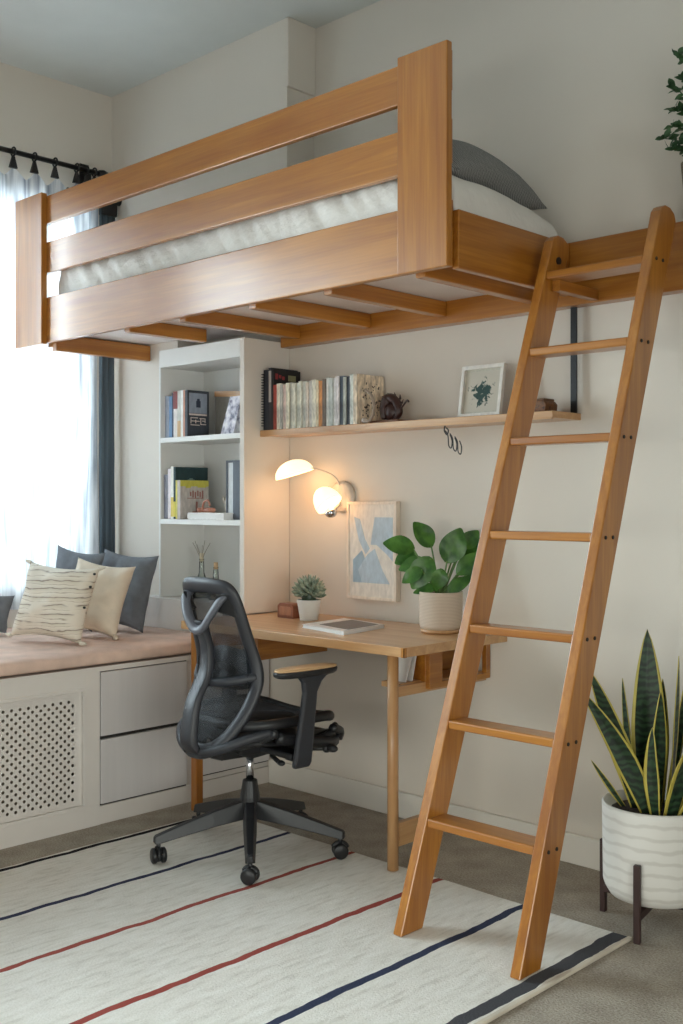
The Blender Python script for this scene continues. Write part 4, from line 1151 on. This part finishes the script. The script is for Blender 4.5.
# backrest frame
half = catmull([(.0, .372), (.045, .375), (.105, .40), (.155, .455), (.186, .53), (.196, .61), (.192, .68), (.180, .76), (.172, .85), (.168, .91), (.158, .960), (.128, .990), (.07, 1.000), (0, 1.002)], 5)
outl = [(h_[0], h_[1]) for h_ in half] + [(-h_[0], h_[1]) for h_ in reversed(half[1:-1])]
YBP = [(.365, -.245), (.42, -.225), (.48, -.195), (.55, -.165), (.62, -.128), (.69, -.118), (.78, -.145), (.88, -.175), (1.01, -.215)]
def yb(z):
    pts = YBP
    for (za, ya), (zb, y2) in zip(pts, pts[1:]):
        if z <= zb:
            t = (z - za) / (zb - za); t = max(0, min(1, t))
            return ya + (y2 - ya) * t
    return pts[-1][1]
def ybs(z): return sum(yb(z + d_) for d_ in (-.05, -.03, -.015, 0, .015, .03, .05)) / 7
def bw(x, z): return 1.0 * x * x        # the back wraps forward at its sides
cxm, czm = 0, .70
n = len(outl)
rs = []
for i, (x, z) in enumerate(outl):
    xa, za = outl[i - 1]; xb, zb = outl[(i + 1) % n]
    t = Vector((xb - xa, zb - za)).normalized(); nrm = Vector((-t.y, t.x))
    bwid = .046 + .010 * max(0, (.62 - z) / .25) + (.014 if z > .96 else .014 * max(0, (z - .88) / .08))
    xi, zi = x + nrm.x * bwid, z + nrm.y * bwid
    if abs(x) < .02 and abs(xi) > abs(x) + .02: xi = x
    yo, yi = ybs(z) + bw(x, z), ybs(zi) + bw(xi, zi)
    rs.append([(x, yo - .010, z), (x, yo + .014, z), (xi, yi + .012, zi), (xi, yi - .010, zi), (x * .3 + xi * .7, yo * .3 + yi * .7 - .018, z * .3 + zi * .7), (x * .7 + xi * .3, yo * .7 + yi * .3 - .020, z * .7 + zi * .3)])
b = B().rings(rs, closed=True)
cbuild(b, 'back_frame', M_plastic, smooth=True, sub=1)
# mesh panel
inner = [(x * .86, .69 + (z - .69) * .90) for x, z in outl]
b = B(); rs = []
for k in (1, .8, .6, .4, .2, .02):
    rs.append([(x * k, ybs(.69 + (z - .69) * k) + bw(x * k, 0) + .006, .69 + (z - .69) * k) for x, z in inner])
b.rings(rs)
cbuild(b, 'back_mesh', meshfab(), smooth=True)
# spine with its fork
b = B()
sp_ = catmull([(0, -.16, .375), (0, -.225, .385), (0, -.262, .43), (0, -.258, .50), (0, -.240, .58), (0, -.195, .66), (0, -.185, .74), (0, -.200, .80), (0, -.215, .85)], 5)
ww = [(.050 - .024 * min(1, i / (len(sp_) - 1) * 1.15)) for i in range(len(sp_))]
b.rings([[(-w * 1.0, p.y + .008, p.z), (-w * .8, p.y - .016, p.z), (w * .8, p.y - .016, p.z), (w * 1.0, p.y + .008, p.z), (w * .6, p.y + .018, p.z), (-w * .6, p.y + .018, p.z)] for p, w in zip(sp_, ww)])
cbuild(b, 'spine', M_plastic, smooth=True, bevel=.004)
b = B()
fk = catmull([(-.112, -.180, .945), (-.104, -.205, .925), (-.072, -.222, .875), (-.035, -.226, .832), (0, -.226, .818), (.035, -.226, .832), (.072, -.222, .875), (.104, -.205, .925), (.112, -.180, .945)], 5)
b.tube(fk, .019, 10, flat=.7)
cbuild(b, 'back_fork', M_fork, smooth=True)
for s_ in (-1, 1):
    cbuild(B().hexa([(s_ * .06, -.205, .885), (s_ * .150, -.170, .865), (s_ * .150, -.150, .865), (s_ * .06, -.185, .885)], [(s_ * .10, -.225, .945), (s_ * .150, -.185, .95), (s_ * .150, -.165, .95), (s_ * .10, -.205, .945)]), 'fork_gusset', M_plastic2, bevel=.006)
b = B()
b.surf(lambda u, v: Vector((-.135 + .27 * u, -.098 + 1.6 * (-.135 + .27 * u) ** 2 - .015 * math.sin(PI * v), .60 + (.15 - .05 * (2 * u - 1) ** 2) * v + .02 * (2 * u - 1) ** 2)), 14, 6)
cbuild(b, 'lumbar_pad', M_plastic2, smooth=True, solid=.014)
b = B(); b.tube(catmull([(-.175, -.10, .66), (-.09, -.165, .64), (0, -.19, .635), (.09, -.165, .64), (.175, -.10, .66)], 6), .013, 8, flat=1.3)
cbuild(b, 'lumbar_strut', M_plastic, smooth=True)
b = B()
for s_ in (-1, 1):
    b = B().tube(catmull([(s_ * .04, -.24, .40), (s_ * .12, -.215, .42), (s_ * .19, -.16, .455), (s_ * .225, -.08, .475)], 5), .018, 8)
    cbuild(b, 'back_link', M_plastic, smooth=True)
# armrests
for s_ in (-1, 1):
    LX, LY = (.30, 0) if s_ > 0 else (.272, .085)
    b = B()
    b.rings([[(s_ * x - .012, y0, z), (s_ * x + .012, y0, z), (s_ * x + .012, y1, z), (s_ * x - .012, y1, z)] for x, y0, y1, z in
             [(LX - .017 + dx_, ya_ + LY, yb_ + LY, z_) for dx_, ya_, yb_, z_ in [(0, -.030, .035, .352), (.007, -.035, .040, .37), (.012, -.025, .045, .45), (.015, -.010, .052, .54), (.017, .0, .058, .61), (.017, -.005, .078, .645), (.017, -.02, .10, .662), (.017, -.05, .135, .672)]]])
    b.box(s_ * .25 - .04, s_ * .25 + .04, -.012 + LY, .040 + LY, .368, .398)
    arm = cbuild(b, 'armrest_post', M_plastic, bevel=.008)
    def stad(k, z): return [(s_ * LX + .040 * k * math.copysign(abs(math.cos(a)) ** .7, math.cos(a)), .012 + LY + .135 * k * math.copysign(abs(math.sin(a)) ** .8, math.sin(a)), z + .0 * math.sin(a)) for a in [2 * PI * j / 28 for j in range(28)]]
    cbuild(B().rings([stad(.90, .670), stad(.98, .676), stad(1.0, .684), stad(.985, .692)]), 'armrest_pad', M_plastic2, smooth=True)
    cbuild(B().rings([stad(.985, .692), stad(.96, .698), stad(.85, .7005)]), 'armrest_cap', M_tan, smooth=True, label='tan armrest top')

# ------------------------------------------------------------------ snake plant
SPx, SPy = 2.060, -.315
PC = Vector((SPx, SPy, 0))
psd = root('plant_stand', 'low dark walnut four-legged stand under the snake plant pot', 'plant stand', PC)
PR = .156
for k, a in enumerate([math.radians(d) for d in (-79, 8, 98, 184)]):
    d = Vector((math.cos(a), math.sin(a), 0)); c = PC + d * (PR + .012)
    sd = Vector((-d.y, d.x, 0)) * .010; dd = d * .009
    build(B().hexa([c - sd - dd, c + sd - dd, c + sd + dd, c - sd + dd], [v + Vector((0, 0, .225)) for v in (c - sd - dd, c + sd - dd, c + sd + dd, c - sd + dd)]), 'leg', M_stand, psd, bevel=.003)
b = B()
for a in (-79, 6):
    a = math.radians(a); d = Vector((math.cos(a), math.sin(a), 0)); sd = Vector((-d.y, d.x, 0)) * .010
    p, q = PC - d * (PR + .005), PC + d * (PR + .005)
    b.hexa([v + Vector((0, 0, .066)) for v in (p - sd, q - sd, q + sd, p + sd)], [v + Vector((0, 0, .086)) for v in (p - sd, q - sd, q + sd, p + sd)])
build(b, 'cross_bar', M_stand, psd)
sp = root('snake_plant', 'tall yellow-edged snake plant in a ribbed white pot by the wall', 'potted plant', PC + Vector((0, 0, .088)))
z0 = .088
pp = [(.001, 0), (.110, 0), (.134, .008), (.147, .03)]
for q in range(14): pp.append((.152 + .003 * q / 14, .045 + q * .0165))
pp += [(.1555, .278), (.152, .282), (.148, .278), (.146, .255), (.001, .25)]
pm = banded('white_ribbed_ceramic', (210, 206, 199), (226, 223, 217), 9, .55, 2.5, .05, .35, 'Z', .12)
build(B().lathe(pp, PC + Vector((0, 0, z0)), 48), 'pot', pm, sp, smooth=True)
build(B().lathe([(.001, .262), (.08, .262), (.145, .252), (.001, .25)], PC + Vector((0, 0, z0)), 28), 'soil', M_soil, sp)
M_snk = banded('snake_leaf', (22, 38, 26), (46, 72, 46), 14, .42, 9, .15, .85, 'Z', 0)
M_snky = leafmat('snake_leaf_edge', (176, 160, 66), (204, 186, 88), (10, 10, 10), .42)
def sprof(t): return (.55 + .9 * min(1, t * 2.2) * .5) * (1 - t ** 2.6) ** .8 * 1.0
# (offset across the picture plane, offset in depth, lean across, height, width, twist)
SR = Vector((.70, .71, 0)); SF = Vector((-.71, .70, 0))
snk = [(-.01, .03, .0, .53, .118, .1, .0), (-.045, .0, -.26, .43, .080, .5, .10), (-.030, -.05, -.36, .39, .078, .2, .20), (-.02, -.075, -.16, .27, .056, .8, -.1),
       (.035, -.02, .06, .46, .062, 1.0, .0), (.050, .04, .16, .40, .060, .7, .0), (.015, -.085, .16, .31, .082, .3, .22), (.06, -.06, .34, .35, .080, .4, .20),
       (.07, .05, .24, .42, .062, .9, .0), (.09, .0, .46, .36, .072, .2, .15), (-.045, .06, -.08, .38, .034, .9, .0), (-.08, .03, -.72, .18, .022, .4, -.02), (.045, -.10, .48, .25, .066, .2, .15), (.025, .05, .05, .38, .066, .4, 0.0), (-.01, -.03, .04, .36, .072, -.4, .0)]
for (a, f_, ln, L, Wd, tw, bend) in snk:
    base = PC + SR * a + SF * f_ + Vector((0, 0, z0 + .25))
    d = (SR * ln + Vector((0, 0, 1)) + SF * (f_ * .8)).normalized()
    nr = (-SF * math.cos(tw) + SR * math.sin(tw) * (1 if a > 0 else -1))
    bb = B(); leaf(bb, base, d, L * 1.03, Wd, 0, .22, 16, .05, prof=sprof, nrm=nr, m=10, edge=(2 if L < .36 else 1))
    if bend:
        for v in bb.bm.verts:
            t = max(0, (v.co.z - base.z)) / L
            v.co += SR * (bend * (1 if ln > 0 else -1) * L * t * t)
    build(bb, 'leaf', [M_snk, M_snky], sp, smooth=True, solid=.0025)

# ------------------------------------------------------------------ plant on the wall beam, at the right edge
TC = Vector((2.105, -.075, 2.171))
tp = root('trailing_plant', 'dark green trailing plant in a grey-brown pot standing on the wall beam', 'potted plant', TC)
build(B().lathe([(.001, 0), (.052, 0), (.060, .01), (.074, .165), (.070, .168), (.066, .15), (.001, .148)], TC, 28), 'pot', banded('taupe_ribbed', (120, 108, 92), (146, 132, 112), 40, .85, 2), tp, smooth=True)
build(B().lathe([(.001, .146), (.066, .15), (.001, .154)], TC, 20), 'soil', M_soil, tp)
M_dl = leafmat('dark_trailing_leaf', (34, 66, 36), (66, 104, 58), (20, 20, 20), .5)
random.seed(21)
b = B(); stm = B()
for q in range(26):
    a = random.uniform(0, 2 * PI); out_ = random.uniform(.02, .12); hgt = random.uniform(.12, .34)
    if q < 5: a = math.radians((225, 205, 235, 200, 245)[q]); out_ = (.135, .10, .12, .08, .1)[q]; hgt = (.09, .14, .05, .36, .34)[q]
    p0 = TC + Vector((0, 0, .15)); p1 = TC + Vector((math.cos(a) * out_ * .5, math.sin(a) * out_ * .5, .15 + hgt * .8)); p2 = TC + Vector((math.cos(a) * out_, math.sin(a) * out_, .15 + hgt))
    if p2.y > -.02: p2.y = -.03
    if p1.y > -.02: p1.y = -.03
    cc = catmull([p0, p1, p2], 6); stm.tube(cc, .0018, 5)
    for p in cc[4:]:
        for w in range(2):
            dd = Vector((random.uniform(-1, 1), random.uniform(-1, .2), random.uniform(-.3, 1)))
            leaf(b, p, dd, random.uniform(.022, .036), random.uniform(.016, .024), .2, .15, 4, 0, nrm=(random.uniform(-1, 1), -1, .5), m=4)
build(b, 'foliage', M_dl, tp, smooth=True)
build(stm, 'stems', M_dl, tp)

# ------------------------------------------------------------------ light
w = bpy.data.worlds.new('World'); scn.world = w; w.use_nodes = True
nt = w.node_tree; bg = nt.nodes['Background']
bg.inputs[0].default_value = (.86, .93, 1.0, 1); bg.inputs[1].default_value = 2.2

def area(name, loc, target, sx, sy, energy, col, spread=PI):
    l = bpy.data.lights.new(name, 'AREA'); l.shape = 'RECTANGLE'; l.size = sx; l.size_y = sy; l.energy = energy; l.color = col; l.spread = spread
    o = bpy.data.objects.new(name, l); COL.objects.link(o); o.location = loc
    o.rotation_euler = (Vector(target) - Vector(loc)).to_track_quat('-Z', 'Y').to_euler()
    return o
area('window_daylight', (XW - .5, -2.75, 1.95), (XW + 1, -2.5, 1.4), 1.7, 1.9, 150, (.85, .935, 1.0), math.radians(155))
area('curtained_daylight', (XW - .5, -.95, 1.85), (XW + 1, -.95, 1.6), 1.8, 1.9, 400, (.86, .94, 1.0))
area('right_fill_added', (XR + .3, -3.55, 1.0), (.0, -1.9, .6), 2.9, 1.4, 40, (1.0, .92, .82), math.radians(110))  # added fill for the bench and other right-facing surfaces
area('front_fill_added', (2.7, YB - .3, .85), (2.2, -1.2, .0), 2.7, 1.1, 15, (1.0, .91, .80), math.radians(70))  # added low fill to lift the rug and lower wall
for nm, p, e in (('lamp_bulb', c1 - ax1 * .02, .62), ('lamp_bulb_small', c2 + Vector((.02, 0, -.02)), .20)):
    l = bpy.data.lights.new(nm, 'POINT'); l.energy = e; l.color = (1.0, .55, .23); l.shadow_soft_size = .035
    o = bpy.data.objects.new(nm, l); COL.objects.link(o); o.location = p

# ------------------------------------------------------------------ camera
cam = bpy.data.cameras.new('camera'); co = bpy.data.objects.new('camera', cam); COL.objects.link(co)
yaw = math.atan2(1121.5, 1084.4)
co.location = (3.649, -3.314, 1.27)
co.rotation_euler = (PI / 2, 0, PI / 2 - yaw)
cam.sensor_fit = 'VERTICAL'; cam.sensor_height = 36; cam.lens = 1084.4 / 1024 * 36
cam.shift_y = -(512 - 502) / 1024
cam.clip_start = .05
scn.camera = co
scn.view_settings.view_transform = 'Standard'; scn.view_settings.look = 'None'
scn.view_settings.exposure = 0.0; scn.view_settings.gamma = 1; scn.view_settings.use_curve_mapping = False
